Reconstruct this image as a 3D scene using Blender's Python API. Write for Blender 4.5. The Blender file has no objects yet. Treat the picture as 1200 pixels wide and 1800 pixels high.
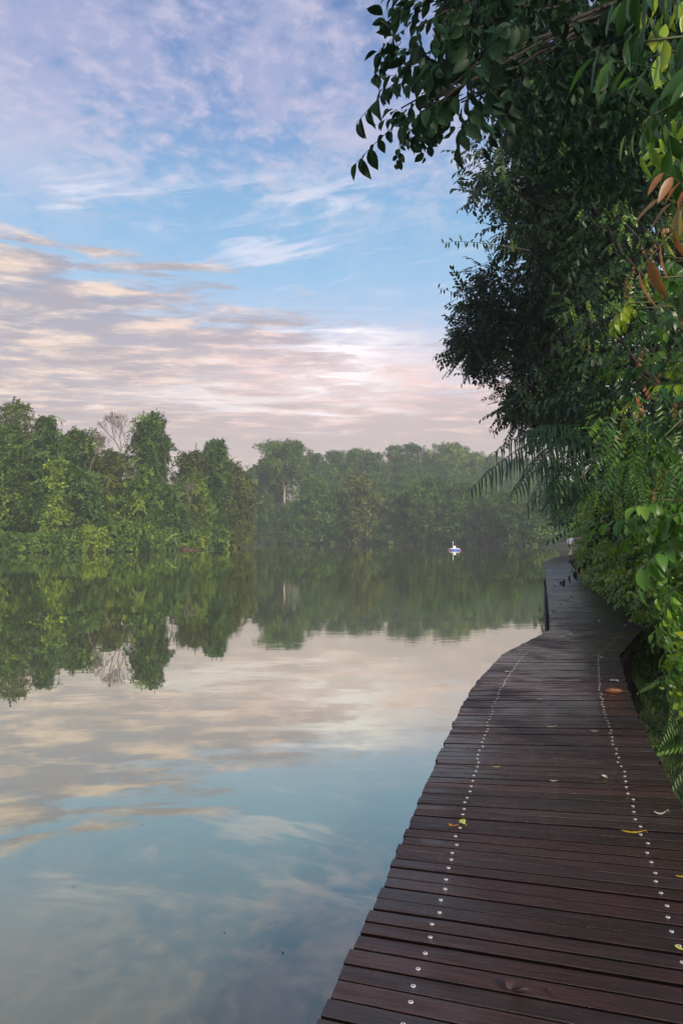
import bpy, math, random
import numpy as np
rng = np.random.default_rng(7); random.seed(7)
C = bpy.context.scene.collection
S = bpy.context.scene
PI = math.pi
F, HY = 1386.0, 943.0            # focal length and horizon row of the photograph (1200 x 1800)
CAMZ, DECK = 2.25, 0.65
def R_(a): return math.radians(a)
# ------------------------------------------------------------------ camera
pitch = math.atan((HY-900)/F)
cd = bpy.data.cameras.new('camera'); cam = bpy.data.objects.new('camera', cd); C.objects.link(cam)
cam.location = (0,0,CAMZ); cam.rotation_euler = (PI/2+pitch,0,0)
cd.sensor_fit='VERTICAL'; cd.sensor_height=24; cd.lens=24*F/1800; cd.clip_start=.05; cd.clip_end=6000
S.camera = cam
S.view_settings.view_transform='Standard'; S.view_settings.look='None'
S.view_settings.exposure=.20; S.view_settings.gamma=1
def ray(px,py):
    u=(px-600)/F; v=(900-py)/F
    cp,sp=math.cos(pitch),math.sin(pitch)
    return np.array([u, cp-v*sp, sp+v*cp])
def at(px,py,D):
    r=ray(px,py); return np.array([0,0,CAMZ])+r*(D/r[1])
def onz(px,py,z=DECK):
    r=ray(px,py); t=(z-CAMZ)/r[2]; return np.array([0,0,CAMZ])+r*t
# ------------------------------------------------------------------ node helpers
class NT:
    def __init__(s,tree): s.t=tree; s.n=tree.nodes; s.l=tree.links
    def new(s,typ,**kw):
        n=s.n.new(typ)
        for k,v in kw.items(): setattr(n,k,v)
        return n
    def put(s,inp,val):
        if isinstance(val,bpy.types.NodeSocket): s.l.new(val,inp)
        else: inp.default_value=val
    def m(s,op,a,b=None,c=None,clamp=False):
        n=s.new('ShaderNodeMath',operation=op,use_clamp=clamp)
        for i,x in enumerate((a,b,c)):
            if x is not None: s.put(n.inputs[i],x)
        return n.outputs[0]
    def ss(s,x,a,b):
        n=s.new('ShaderNodeMapRange',interpolation_type='SMOOTHSTEP'); n.inputs[0].default_value=0
        s.put(n.inputs[0],x); s.put(n.inputs[1],a); s.put(n.inputs[2],b); return n.outputs[0]
    def mix(s,f,a,b,typ='MIX'):
        n=s.new('ShaderNodeMix',data_type='RGBA',blend_type=typ,clamp_factor=True)
        s.put(n.inputs[0],f); s.put(n.inputs[6],a); s.put(n.inputs[7],b); return n.outputs[2]
    def xyz(s,x,y,z):
        n=s.new('ShaderNodeCombineXYZ'); s.put(n.inputs[0],x); s.put(n.inputs[1],y); s.put(n.inputs[2],z); return n.outputs[0]
    def noise(s,vec,scale,detail=4,rough=.55,dist=0,dim='3D'):
        n=s.new('ShaderNodeTexNoise',noise_dimensions=dim)
        s.put(n.inputs['Vector'],vec); n.inputs['Scale'].default_value=scale; n.inputs['Detail'].default_value=detail
        n.inputs['Roughness'].default_value=rough; n.inputs['Distortion'].default_value=dist; return n.outputs[0]
    def mapping(s,vec,scale=(1,1,1),rot=(0,0,0),loc=(0,0,0)):
        n=s.new('ShaderNodeMapping'); s.put(n.inputs[0],vec); n.inputs[1].default_value=loc
        n.inputs[2].default_value=rot; n.inputs[3].default_value=scale; return n.outputs[0]
    def ramp(s,f,stops,interp='LINEAR'):
        n=s.new('ShaderNodeValToRGB'); r=n.color_ramp; r.interpolation=interp
        while len(r.elements)<len(stops): r.elements.new(.5)
        for e,(p,c) in zip(r.elements,stops): e.position=p; e.color=(*c,1)
        s.put(n.inputs[0],f); return n.outputs[0]
def srgb(r,g,b):
    f=lambda c:(c/255/12.92) if c/255<=.04045 else ((c/255+.055)/1.055)**2.4
    return (f(r),f(g),f(b))
def c4(t): return (*t,1)
# ------------------------------------------------------------------ world
SUN_EL, SUN_AZ = R_(25), R_(156)      # azimuth clockwise from +Y : behind the camera, to its right
w=bpy.data.worlds.new('World'); S.world=w; w.use_nodes=True
t=NT(w.node_tree); t.n.clear()
out=t.new('ShaderNodeOutputWorld'); bg=t.new('ShaderNodeBackground'); t.l.new(bg.outputs[0],out.inputs[0])
tc=t.new('ShaderNodeTexCoord'); sep=t.new('ShaderNodeSeparateXYZ'); t.l.new(tc.outputs['Generated'],sep.inputs[0])
X,Y,Z=sep.outputs; Z=t.m('ABSOLUTE',Z)
hyp=t.m('SQRT',t.m('ADD',t.m('MULTIPLY',X,X),t.m('MULTIPLY',Y,Y)))
E=t.m('DIVIDE',Z,t.m('MAXIMUM',hyp,.02)); A=t.m('ARCTAN2',X,Y)
den=t.m('ADD',Z,.06)
P=t.xyz(t.m('DIVIDE',X,den),t.m('DIVIDE',Y,den),0)
base=t.ramp(t.m('MINIMUM',t.m('MULTIPLY',E,.8),1),[(0,srgb(206,190,192)),(.09,srgb(204,188,196)),(.145,srgb(202,206,224)),(.20,srgb(186,208,238)),
    (.265,srgb(152,196,232)),(.34,srgb(134,182,224)),(.43,srgb(118,156,208)),(.56,srgb(100,130,184)),(.8,srgb(88,108,160)),(1,srgb(76,92,140))])
sky=t.new('ShaderNodeTexSky',sky_type='NISHITA',sun_disc=False,sun_elevation=SUN_EL,sun_rotation=SUN_AZ)
skc=t.mix(1.0,sky.outputs[0],(.10,.10,.10,1),'MULTIPLY')
base=t.mix(.18,base,skc)
# high mottled cloud sheet
warp=t.noise(P,1.3,3,.6); 
Pw=t.new('ShaderNodeVectorMath',operation='ADD'); t.l.new(P,Pw.inputs[0])
wn=t.new('ShaderNodeTexNoise'); t.l.new(P,wn.inputs['Vector']); wn.inputs['Scale'].default_value=2.2; wn.inputs['Detail'].default_value=4
wv=t.new('ShaderNodeVectorMath',operation='SCALE'); t.l.new(wn.outputs['Color'],wv.inputs[0]); wv.inputs['Scale'].default_value=.13
t.l.new(wv.outputs[0],Pw.inputs[1]); PW=Pw.outputs[0]
big=t.noise(t.mapping(PW,(1,.7,1),(0,0,.5)),1.1,3,.5)
fine=t.noise(t.mapping(PW,(1,.7,1),(0,0,-.45)),7.5,9,.58)
puff=t.m('ADD',t.m('MULTIPLY',t.noise(PW,14,4,.5),.5),t.m('MULTIPLY',t.noise(t.mapping(PW,(1,.8,1),(0,0,.6)),27,5,.6),.5))
cov=t.m('ADD',t.m('MULTIPLY',big,.50),t.m('ADD',t.m('MULTIPLY',fine,.34),t.m('MULTIPLY',puff,.42)))
covm=t.ss(cov,.54,.69)
# less cloud in the clear blue belt
belt=t.m('SUBTRACT',1.0,t.m('MULTIPLY',t.m('MULTIPLY',t.ss(E,.22,.29),t.m('SUBTRACT',1.0,t.ss(E,.34,.50))),.85))
covm=t.m('MULTIPLY',t.m('MULTIPLY',covm,belt),.78)
ccol=t.mix(t.ss(E,.3,.6),c4(srgb(218,220,232)),c4(srgb(166,172,206)))
ccol=t.mix(t.m('MULTIPLY',t.ss(puff,.47,.66),.75),ccol,c4(srgb(206,198,218)))
col=t.mix(covm,base,ccol)
# long thin wisps in the blue belt
wis=t.noise(t.xyz(t.m('MULTIPLY',A,5.0),t.m('MULTIPLY',t.m('SUBTRACT',E,t.m('MULTIPLY',A,.20)),26.0),.7),1.0,9,.62,.5)
wm=t.m('MULTIPLY',t.ss(wis,.52,.70),t.m('MULTIPLY',t.ss(E,.24,.30),t.m('SUBTRACT',1.0,t.ss(E,.42,.5))))
col=t.mix(t.m('MULTIPLY',wm,.75),col,c4(srgb(222,222,238)))
# warm evening bank: its upper edge slopes down from left to right
Acl=t.m('MAXIMUM',t.m('MINIMUM',A,.45),-.55)
eb=t.m('SUBTRACT',.262,t.m('MULTIPLY',Acl,.30))
PB=t.xyz(t.m('MULTIPLY',A,7.0),t.m('MULTIPLY',t.m('LOGARITHM',t.m('ADD',E,.05),math.e),9),0)
bn=t.noise(t.mapping(PB,(1,1.6,1),(0,0,.13)),1.0,9,.62,.5)
bn2=t.m('ADD',t.m('MULTIPLY',t.noise(t.mapping(PW,(.8,1.25,1),(0,0,-.2),(4,2,0)),5.0,9,.62,.15),.70),t.m('MULTIPLY',t.noise(t.mapping(PB,(.7,2.2,1),(0,0,.17),(4,2,0)),1.2,6,.6,.4),.30))
bd=t.m('ADD',t.m('SUBTRACT',eb,E),t.m('MULTIPLY',t.m('SUBTRACT',bn,.5),.34))
bm=t.ss(bd,-.015,.045)
grey=t.mix(t.ss(E,.12,.32),c4(srgb(190,178,178)),c4(srgb(158,160,178)))
grey=t.mix(t.ss(bn,.42,.7),grey,c4(srgb(176,164,168)))
cream=t.mix(t.ss(A,-.35,.1),c4(srgb(250,222,200)),c4(srgb(252,216,208)))
bcol=t.mix(t.m('MULTIPLY',t.ss(bn2,.44,.64),.92),grey,cream)
gap=t.m('MULTIPLY',t.ss(bn2,.57,.68),t.m('MULTIPLY',t.ss(E,.13,.17),t.m('SUBTRACT',1.0,t.ss(E,.2,.26))))
bcol=t.mix(gap,bcol,c4(srgb(240,240,246)))
col=t.mix(t.m('MULTIPLY',bm,.9),col,bcol)
# low stratus lying on the horizon
st=t.m('SUBTRACT',1.0,t.ss(t.m('ADD',E,t.m('MULTIPLY',t.m('SUBTRACT',bn,.5),.07)),.125,.165))
scol=t.mix(t.ss(E,.02,.15),c4(srgb(226,206,194)),c4(srgb(198,184,184)))
scol=t.mix(t.m('MULTIPLY',t.ss(bn2,.52,.66),.6),scol,c4(srgb(252,222,204)))
col=t.mix(t.m('MULTIPLY',st,.9),col,scol)
# bright cloud lit by the hidden sun
def gauss(a0,e0,sa,se,dn=.03):
    da=t.m('DIVIDE',t.m('SUBTRACT',t.m('ADD',A,t.m('MULTIPLY',t.m('SUBTRACT',bn2,.5),dn*5)),a0),sa)
    de=t.m('DIVIDE',t.m('SUBTRACT',t.m('ADD',E,t.m('MULTIPLY',t.m('SUBTRACT',bn,.5),dn*4)),e0),se)
    return t.m('EXPONENT',t.m('MULTIPLY',t.m('ADD',t.m('MULTIPLY',da,da),t.m('MULTIPLY',de,de)),-1.0))
g1=t.m('MULTIPLY',gauss(.025,.215,.06,.036,.09),t.m('ADD',.40,t.m('MULTIPLY',t.ss(bn2,.42,.56),.9)),clamp=True); g2=gauss(.02,.20,.20,.05)
col=t.mix(t.m('MULTIPLY',g2,.52),col,c4(srgb(255,222,218)))
col=t.mix(t.m('MULTIPLY',g1,.95),col,(1.0,.95,.97,1))
g3=gauss(-.14,.175,.13,.012,.03); col=t.mix(t.m('MULTIPLY',g3,.75),col,c4(srgb(250,240,240)))
t.l.new(col,bg.inputs[0]); bg.inputs[1].default_value=1.0
# sun: weak, wide, warm
sd=bpy.data.lights.new('sun','SUN'); sun=bpy.data.objects.new('sun',sd); C.objects.link(sun)
sd.energy=5.0; sd.angle=R_(9); sd.color=(1,.86,.70)
from mathutils import Vector, Matrix, Quaternion
sdir=Vector((math.sin(SUN_AZ)*math.cos(SUN_EL),math.cos(SUN_AZ)*math.cos(SUN_EL),math.sin(SUN_EL)))
sun.rotation_euler=sdir.to_track_quat('Z','Y').to_euler(); sun.location=(-30,-30,60)
# ------------------------------------------------------------------ materials
def mat(name):
    m=bpy.data.materials.new(name); m.use_nodes=True; T=NT(m.node_tree); T.n.clear()
    o=T.new('ShaderNodeOutputMaterial'); return m,T,o
def plain(name,col,rough=.6,metal=0,noise=.12,scale=20,spec=.5):
    m,T,o=mat(name); b=T.new('ShaderNodeBsdfPrincipled'); T.l.new(b.outputs[0],o.inputs[0])
    tcn=T.new('ShaderNodeTexCoord'); n=T.noise(tcn.outputs['Object'],scale,4)
    c=T.mix(T.ss(n,.3,.7),c4(tuple(x*(1-noise) for x in col)),c4(tuple(min(1,x*(1+noise)) for x in col)))
    T.l.new(c,b.inputs['Base Color']); b.inputs['Roughness'].default_value=rough; b.inputs['Metallic'].default_value=metal
    b.inputs['Specular IOR Level'].default_value=spec
    return m
def leafmat(name,stops,rough=.42,trans=.22,spec=.5,detail=False):
    m,T,o=mat(name); a=T.new('ShaderNodeAttribute',attribute_name='tint')
    c=T.ramp(a.outputs['Fac'],stops)
    if detail:
        oc=T.new('ShaderNodeTexCoord').outputs['Object']; na=T.noise(oc,38,5,.65); nb=T.noise(oc,110,3,.6)
        c=T.mix(T.m('MULTIPLY',T.ss(na,.42,.66),.38),c,T.mix(1.0,c,(.55,.62,.5,1),'MULTIPLY')); c=T.mix(T.m('MULTIPLY',T.ss(nb,.66,.74),.6),c,(.085,.055,.018,1))
    b=T.new('ShaderNodeBsdfPrincipled'); T.l.new(c,b.inputs['Base Color']); b.inputs['Roughness'].default_value=rough
    b.inputs['Specular IOR Level'].default_value=spec
    if trans>0:
        tr=T.new('ShaderNodeBsdfTranslucent'); T.l.new(T.mix(1.0,c,(1.5,1.6,.6,1),'MULTIPLY'),tr.inputs[0])
        mx=T.new('ShaderNodeMixShader'); mx.inputs[0].default_value=trans
        T.l.new(b.outputs[0],mx.inputs[1]); T.l.new(tr.outputs[0],mx.inputs[2]); T.l.new(mx.outputs[0],o.inputs[0])
    else: T.l.new(b.outputs[0],o.inputs[0])
    return m
M={}
M['far_warm']=leafmat('foliage_left_bank',[(0,(.022,.058,.008)),(.45,(.065,.135,.014)),(.8,(.135,.215,.020)),(1,(.23,.30,.03))],.55,.2,.3)
M['far_olive']=leafmat('foliage_olive',[(0,(.035,.055,.010)),(.5,(.085,.115,.018)),(1,(.17,.19,.03))],.55,.2,.3)
M['far_deep']=leafmat('foliage_deep',[(0,(.014,.046,.010)),(.5,(.042,.10,.016)),(1,(.10,.175,.022))],.55,.15,.3)
M['far_lime']=leafmat('foliage_lime',[(0,(.05,.10,.02)),(.5,(.10,.18,.03)),(1,(.20,.28,.05))],.55,.25,.3)
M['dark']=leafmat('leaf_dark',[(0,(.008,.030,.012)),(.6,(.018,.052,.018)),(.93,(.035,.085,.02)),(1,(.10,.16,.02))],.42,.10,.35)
M['shade']=leafmat('leaf_painted_shade',[(0,(.004,.018,.009)),(.6,(.009,.030,.012)),(.93,(.018,.05,.014)),(1,(.05,.10,.02))],.5,.10,.15)  # darker copy of the leaf green, canopy shade put into the colour
M['mid']=leafmat('leaf_mid',[(0,(.016,.060,.014)),(.5,(.042,.115,.020)),(.85,(.095,.19,.022)),(.97,(.16,.25,.02)),(1,(.09,.05,.03))],.32,.2)
M['bright']=leafmat('leaf_bright',[(0,(.028,.090,.018)),(.5,(.070,.17,.024)),(.85,(.14,.25,.02)),(1,(.22,.29,.02))],.38,.28,.45,True)
M['hedge']=leafmat('leaf_hedge',[(0,(.020,.065,.014)),(.4,(.060,.15,.025)),(.8,(.13,.25,.035)),(1,(.24,.34,.06))],.30,.3,.55)
M['near']=leafmat('leaf_near',[(0,(.014,.055,.018)),(.5,(.035,.10,.02)),(.8,(.065,.14,.015)),(1,(.22,.30,.012))],.34,.28,.5,True)
M['rust']=leafmat('leaf_rust',[(0,(.16,.19,.03)),(.5,(.22,.14,.06)),(1,(.24,.08,.04))],.45,.25,.4,True)
M['palm']=leafmat('palm_leaflet',[(0,(.006,.026,.012)),(.6,(.013,.045,.016)),(1,(.035,.09,.022))],.42,.12,.35)
M['darkbark']=plain('dark_bark',(.018,.015,.012),.85,noise=.4,scale=6)
M['greybark']=plain('grey_dead_wood',(.15,.125,.10),.85,noise=.3,scale=3)
M['bark']=plain('bark',(.075,.055,.042),.85,noise=.4,scale=6)
M['palebark']=plain('pale_bark',(.36,.30,.25),.8,noise=.25,scale=3)
M['pinkbark']=plain('bare_twig',(.21,.16,.145),.8,noise=.2,scale=3)
M['stem']=plain('green_stem',(.05,.06,.02),.6)
M['redbark']=plain('red_bark',(.16,.07,.045),.85,noise=.3,scale=6)
HAZE=.00082
S.cycles.volume_bounces=2
S.cycles.max_bounces=12
# ------------------------------------------------------------------ mesh helpers
def link(o,parent=None):
    C.objects.link(o)
    if parent is not None: o.parent=parent
    return o
def raw_mesh(name,V,loops,sizes,tint=None,smooth=False):
    me=bpy.data.meshes.new(name); V=np.ascontiguousarray(V,dtype=np.float32)
    me.vertices.add(len(V)); me.vertices.foreach_set('co',V.ravel())
    me.loops.add(len(loops)); me.loops.foreach_set('vertex_index',np.asarray(loops,dtype=np.int32))
    sizes=np.asarray(sizes,dtype=np.int32); me.polygons.add(len(sizes))
    st=np.zeros(len(sizes),dtype=np.int32); st[1:]=np.cumsum(sizes)[:-1]
    me.polygons.foreach_set('loop_start',st)
    me.update(calc_edges=True)
    if smooth: me.polygons.foreach_set('use_smooth',np.ones(len(sizes),dtype=bool))
    if tint is not None:
        a=me.attributes.new('tint','FLOAT','FACE'); a.data.foreach_set('value',np.ascontiguousarray(tint,dtype=np.float32))
    return me
class MB:
    def __init__(s): s.v=[]; s.f=[]
    def add(s,V,Fc):
        o=len(s.v); s.v+= [tuple(map(float,p)) for p in V]; s.f+=[tuple(i+o for i in f) for f in Fc]; return s
    def box(s,c,d,rot=None):
        c=np.array(c,float); d=np.array(d,float)/2
        P=np.array([[x,y,z] for x in(-1,1) for y in(-1,1) for z in(-1,1)])*d
        if rot is not None: P=P@np.array(rot.to_matrix()).T
        return s.add(P+c,[(0,1,3,2),(4,6,7,5),(0,4,5,1),(2,3,7,6),(0,2,6,4),(1,5,7,3)])
    def tube(s,pts,rad,n=7,cap=True):
        pts=[np.array(p,float) for p in pts]; k=len(pts)
        if not hasattr(rad,'__len__'): rad=[rad]*k
        V=[]; ref=np.array([.3,.9,.2])
        for i in range(k):
            d=pts[min(i+1,k-1)]-pts[max(i-1,0)]; d=d/(np.linalg.norm(d)+1e-9)
            u=np.cross(d,ref)
            if np.linalg.norm(u)<.1: u=np.cross(d,[1,0,0])
            u/=np.linalg.norm(u); w_=np.cross(d,u)
            for j in range(n):
                a=2*PI*j/n; V.append(pts[i]+rad[i]*(math.cos(a)*u+math.sin(a)*w_))
        Fc=[(i*n+j,i*n+(j+1)%n,(i+1)*n+(j+1)%n,(i+1)*n+j) for i in range(k-1) for j in range(n)]
        if cap: Fc+= [tuple(range(n))[::-1],tuple((k-1)*n+j for j in range(n))]
        return s.add(V,Fc)
    def lathe(s,c,prof,n=16):
        V=[(c[0]+r*math.cos(2*PI*j/n),c[1]+r*math.sin(2*PI*j/n),c[2]+z) for r,z in prof for j in range(n)]
        Fc=[(i*n+j,i*n+(j+1)%n,(i+1)*n+(j+1)%n,(i+1)*n+j) for i in range(len(prof)-1) for j in range(n)]
        Fc+=[tuple(range(n))[::-1],tuple((len(prof)-1)*n+j for j in range(n))]
        return s.add(V,Fc)
    def build(s,name,m,parent=None,smooth=False,bevel=0):
        me=bpy.data.meshes.new(name); me.from_pydata(s.v,[],s.f); me.update()
        if smooth: me.polygons.foreach_set('use_smooth',np.ones(len(me.polygons),dtype=bool))
        o=bpy.data.objects.new(name,me); me.materials.append(m); link(o,parent)
        if bevel:
            b=o.modifiers.new('b','BEVEL'); b.width=bevel; b.segments=2; b.limit_method='ANGLE'
        return o
def tag(o,label=None,cat=None,group=None,kind=None):
    if label: o['label']=label
    if cat: o['category']=cat
    if group: o['group']=group
    if kind: o['kind']=kind
    return o
def empty(name,loc=(0,0,0),rz=0):
    o=bpy.data.objects.new(name,None); C.objects.link(o); o.location=loc; o.rotation_euler=(0,0,rz); o.empty_display_size=.2; return o
def nrm(v): return v/(np.linalg.norm(v,axis=-1,keepdims=True)+1e-9)
# ---- leaf templates : dict(V, loops, sizes, lt = per face tint offset)
def leaf_simple(L,W,p,ax,nr):          # two folded quads, pointed ovate blade
    ax=nrm(np.array(ax,float)); nr=np.array(nr,float); sd_=nrm(np.cross(ax,nr)); nr=np.cross(sd_,ax); p=np.array(p,float)
    f=.12*W
    pts=[p, p+ax*L*.3-sd_*W*.46+nr*f, p+ax*L*.66-sd_*W*.40+nr*f*.5, p+ax*L-nr*L*.10, p+ax*L*.66+sd_*W*.40+nr*f*.5, p+ax*L*.3+sd_*W*.46+nr*f]
    return pts,[(0,3,2,1),(0,5,4,3)]
def leaf_fine(L,W,p,ax,nr,curl=.25,wave=0):          # curved blade with midrib, for near plants
    ax=nrm(np.array(ax,float)); nr=np.array(nr,float); sd_=nrm(np.cross(ax,nr)); nr=np.cross(sd_,ax); p=np.array(p,float)
    ts=[0,.12,.3,.5,.7,.86,1]; ws=[.03,.55,.93,1,.78,.42,.02]; pts=[]
    for k,(t_,w_) in enumerate(zip(ts,ws)):
        c=p+ax*L*t_-nr*L*curl*t_*t_ ; h=W/2*w_; z=nr*(h*.35+ (wave*math.sin(k*2.4)*h))
        pts+= [c-sd_*h+z, c, c+sd_*h+nr*(h*.35-(wave*math.sin(k*2.1+1)*h))]
    fs=[]
    for k in range(len(ts)-1):
        a=3*k; fs+=[(a,a+1,a+4,a+3),(a+1,a+2,a+5,a+4)]
    return pts,fs
def pack(parts):      # parts: list of (pts, faces, tintoffset)
    V=[];L=[];Z_=[];T_=[]
    for pts,fs,to in parts:
        o=len(V); V+=list(pts)
        for f in fs: L+=[i+o for i in f]; Z_.append(len(f)); T_.append(to)
    return dict(V=np.array(V),L=np.array(L),S=np.array(Z_),T=np.array(T_))
def twigtube(pts,r):
    mb=MB(); mb.tube(pts,[r*(1-.6*i/(len(pts)-1)) for i in range(len(pts))],3,False); return mb.v,mb.f
def spray(n,length,L,W,droop=.5,fine=False,seed=0,spread=.9,curl=.25,pair=True,twig=True,wave=0):
    r=random.Random(seed); parts=[]
    sp=[np.array([math.sin(k*.5)*.02*length, length*k/5, -.10*length*(k/5)**2]) for k in range(6)]
    if twig:
        v,f=twigtube(sp,.004*length/.4); parts.append((v,f,-.25))
    for i in range(n):
        u=.12+.88*i/(n-1); k=min(int(u*5),4); p=sp[k]+(sp[k+1]-sp[k])*(u*5-k)
        sgn=1 if i%2 else -1
        if i==n-1: sgn=0
        ax=np.array([sgn*spread+r.uniform(-.3,.3), .55+r.uniform(-.2,.3), -droop+r.uniform(-.3,.3)])
        nr=np.array([r.uniform(-.4,.4),r.uniform(-.2,.5),1])
        l=L*r.uniform(.7,1.15)*(1-.2*abs(u-.5)); to=r.uniform(-.12,.12)
        if fine: pts,fs=leaf_fine(l,W*l/L,p,ax,nr,curl*r.uniform(.3,1.5),wave)
        else: pts,fs=leaf_simple(l,W*l/L,p,ax,nr)
        parts.append((pts,fs,to))
    return pack(parts)
def pinnate(n,length,L,W,droop=.25,sag=.3,fine=False,seed=0,r0=.006,taper=.5):
    r=random.Random(seed); parts=[]; K=10
    sp=[np.array([0,length*k/K*(1-.12*sag*(k/K)), -sag*length*(k/K)**2]) for k in range(K+1)]
    v,f=twigtube(sp,r0); parts.append((v,f,-.1))
    for i in range(n):
        u=.1+.9*i/(n-1); k=min(int(u*K),K-1); p=sp[k]+(sp[k+1]-sp[k])*(u*K-k); tg=nrm(sp[k+1]-sp[k])
        for sgn in(-1,1):
            ax=np.array([sgn*1.0,0,-droop+r.uniform(-.12,.12)])+tg*(.45+.5*u)
            l=L*(math.sin(PI*min(1,.18+u*.8))**taper)*r.uniform(.85,1.1)
            if fine: pts,fs=leaf_fine(l,W,p,ax,(0,0,1),.3*r.uniform(.5,1.6))
            else: pts,fs=leaf_simple(l,W,p,ax,(r.uniform(-.3,.3),0,1))
            parts.append((pts,fs,r.uniform(-.1,.1)))
    return pack(parts)
def far_tuft(n,R0,L,seed=0):
    r=random.Random(seed); parts=[]
    for i in range(n):
        d=nrm(np.array([r.gauss(0,1),r.gauss(0,1),r.gauss(0,.6)+.3])); p=d*R0*r.uniform(.2,1)
        ax=nrm(np.array([r.uniform(-1,1),r.uniform(-1,1),r.uniform(-.55,.15)])); nr=nrm(np.array([r.uniform(-.4,.4),r.uniform(-.4,.4),1]))
        l=L*r.uniform(.6,1.3); sd_=nrm(np.cross(ax,nr))
        pts=[p,p+ax*l*.5-sd_*l*.28,p+ax*l,p+ax*l*.5+sd_*l*.28]; parts.append((pts,[(0,1,2,3)],r.uniform(-.15,.15)))
    return pack(parts)
def instance(tpls,pos,axis,normal,scale,tint):
    """place template k%len(tpls) at pos, +Y along axis, +Z near normal"""
    N=len(pos); Y_=nrm(axis); X_=nrm(np.cross(Y_,normal)); Z_=np.cross(X_,Y_)
    Rm=np.stack([X_,Y_,Z_],axis=2)                 # columns
    Vs=[];Ls=[];Ss=[];Ts=[]; off=0; idx=np.arange(N)%len(tpls)
    for k,tp in enumerate(tpls):
        sel=np.where(idx==k)[0]
        if not len(sel): continue
        v=np.einsum('nij,vj->nvi',Rm[sel],tp['V'])*scale[sel][:,None,None]+pos[sel][:,None,:]
        nv=len(tp['V']); l=tp['L'][None,:]+(np.arange(len(sel))*nv)[:,None]+off
        Vs.append(v.reshape(-1,3)); Ls.append(l.ravel()); Ss.append(np.tile(tp['S'],len(sel)))
        Ts.append((tint[sel][:,None]+tp['T'][None,:]).ravel()); off+=nv*len(sel)
    return np.concatenate(Vs),np.concatenate(Ls),np.concatenate(Ss),np.clip(np.concatenate(Ts),0,1)
def randdir(n,zb=0.):
    d=rng.normal(size=(n,3)); d[:,2]+=zb; return nrm(d)
def scatter(clumps,tpls,dens,droop=.35,shell=(.72,1.02),tint=(.45,.18),ctint=.12,sc=(.75,1.25),zb=.25,out=.8,nw=(.5,.35,.8)):
    """sprays over a set of ellipsoidal leaf clumps [(c, r(3))]; dens = sprays per square metre of clump surface"""
    P_=[];A_=[];N_=[];T_=[]
    for c,r in clumps:
        r=np.array(r,float)*np.ones(3); n=max(4,int(dens*4*PI*(np.prod(r)**(2/3)))); d=randdir(n,zb)
        lump=1+.16*np.sin(d[:,0]*5+c[0]*3)+.12*np.sin(d[:,2]*7+c[2]*2+d[:,1]*4)
        s_=rng.uniform(shell[0],shell[1],n)**.7*lump
        P_.append(np.array(c)+d*r*s_[:,None])
        a=d*out+rng.normal(size=(n,3))*.45; a[:,2]-=droop; A_.append(a)
        nn=d*nw[0]+rng.normal(size=(n,3))*nw[1]; nn[:,2]+=nw[2]; N_.append(nn)
        T_.append(rng.normal(tint[0],tint[1],n)+rng.normal(0,ctint))
    P_=np.concatenate(P_);A_=np.concatenate(A_);N_=np.concatenate(N_);T_=np.concatenate(T_)
    perm=rng.permutation(len(P_))
    return instance(tpls,P_[perm],A_[perm],N_[perm],rng.uniform(sc[0],sc[1],len(P_)),T_[perm])
def leaf_obj(name,data,m,parent=None,origin=None):
    V,L,S_,T_=data
    if origin is not None: V=V-np.array(origin)
    me=raw_mesh(name,V,L,S_,T_); me.materials.append(m); o=bpy.data.objects.new(name,me); link(o,parent); return o
def limb_pts(a,b,sag=.15,n=6,j=.04):
    a=np.array(a,float);b=np.array(b,float);L=np.linalg.norm(b-a); P_=[]
    for i in range(n+1):
        u=i/n; p=a+(b-a)*u; p=p+np.array([rng.normal(0,j*L),rng.normal(0,j*L),0])*(0 if i in(0,n) else 1)
        p[2]+=sag*L*math.sin(PI*u); P_.append(p)
    return P_
# ------------------------------------------------------------------ ground, water
lake=np.array([(3.6,-60),(3.5,0),(3.4,4.5),(5.4,10.5),(7.0,13.4),(11.6,30),(17.2,50),(24,68),(31,84),(42,110),(52,140),(56,165),(50,183),(40,196),(26,214),(4,230),(-14,238),(-30,242),(-60,236),(-50,214),
   (-36,196),(-24,186),(-17,174),(-17.6,158),(-20.2,147),(-24,135),(-28,126),(-32,117),(-41,110),(-50,110),(-62,109),(-90,100),(-150,92),(-680,60),(-680,-290),(3.6,-290)],float)
def sdist(px,py,poly):
    d=np.full(px.shape,1e9); ins=np.zeros(px.shape,bool); n=len(poly)
    for i in range(n):
        a=poly[i]; b=poly[(i+1)%n]; e=b-a; wx=px-a[0]; wy=py-a[1]
        u=np.clip((wx*e[0]+wy*e[1])/(e@e),0,1); d=np.minimum(d,np.hypot(wx-u*e[0],wy-u*e[1]))
        cnd=((a[1]>py)!=(b[1]>py)) & (px<(b[0]-a[0])*(py-a[1])/(b[1]-a[1]+1e-12)+a[0]); ins^=cnd
    return np.where(ins,-d,d)
def height(x,y):
    x=np.asarray(x,float);y=np.asarray(y,float); s=sdist(x,y,lake)
    h=np.where(s<0,np.maximum(s*.5,-1.6),np.minimum(.45*np.sqrt(np.maximum(s,0)+.0),1.2)+np.clip(s-4,0,60)*.02)
    hill=22*np.exp(-(((x-60)/130)**2+((y-370)/75)**2)); hill+=8*np.exp(-(((x+110)/70)**2+((y-190)/60)**2))
    return h+hill*np.clip(s/30,0,1)+np.where(s>0,.12*np.sin(x*.9)*np.sin(y*.7),0)
xs=np.unique(np.concatenate([np.linspace(-700,-420,6),np.linspace(-420,-70,40),np.linspace(-70,70,150),np.linspace(70,300,40),np.linspace(300,700,6)]))
ys=np.unique(np.concatenate([np.linspace(-300,-60,8),np.linspace(-60,80,140),np.linspace(80,260,110),np.linspace(260,600,30),np.linspace(600,900,6)]))
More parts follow.
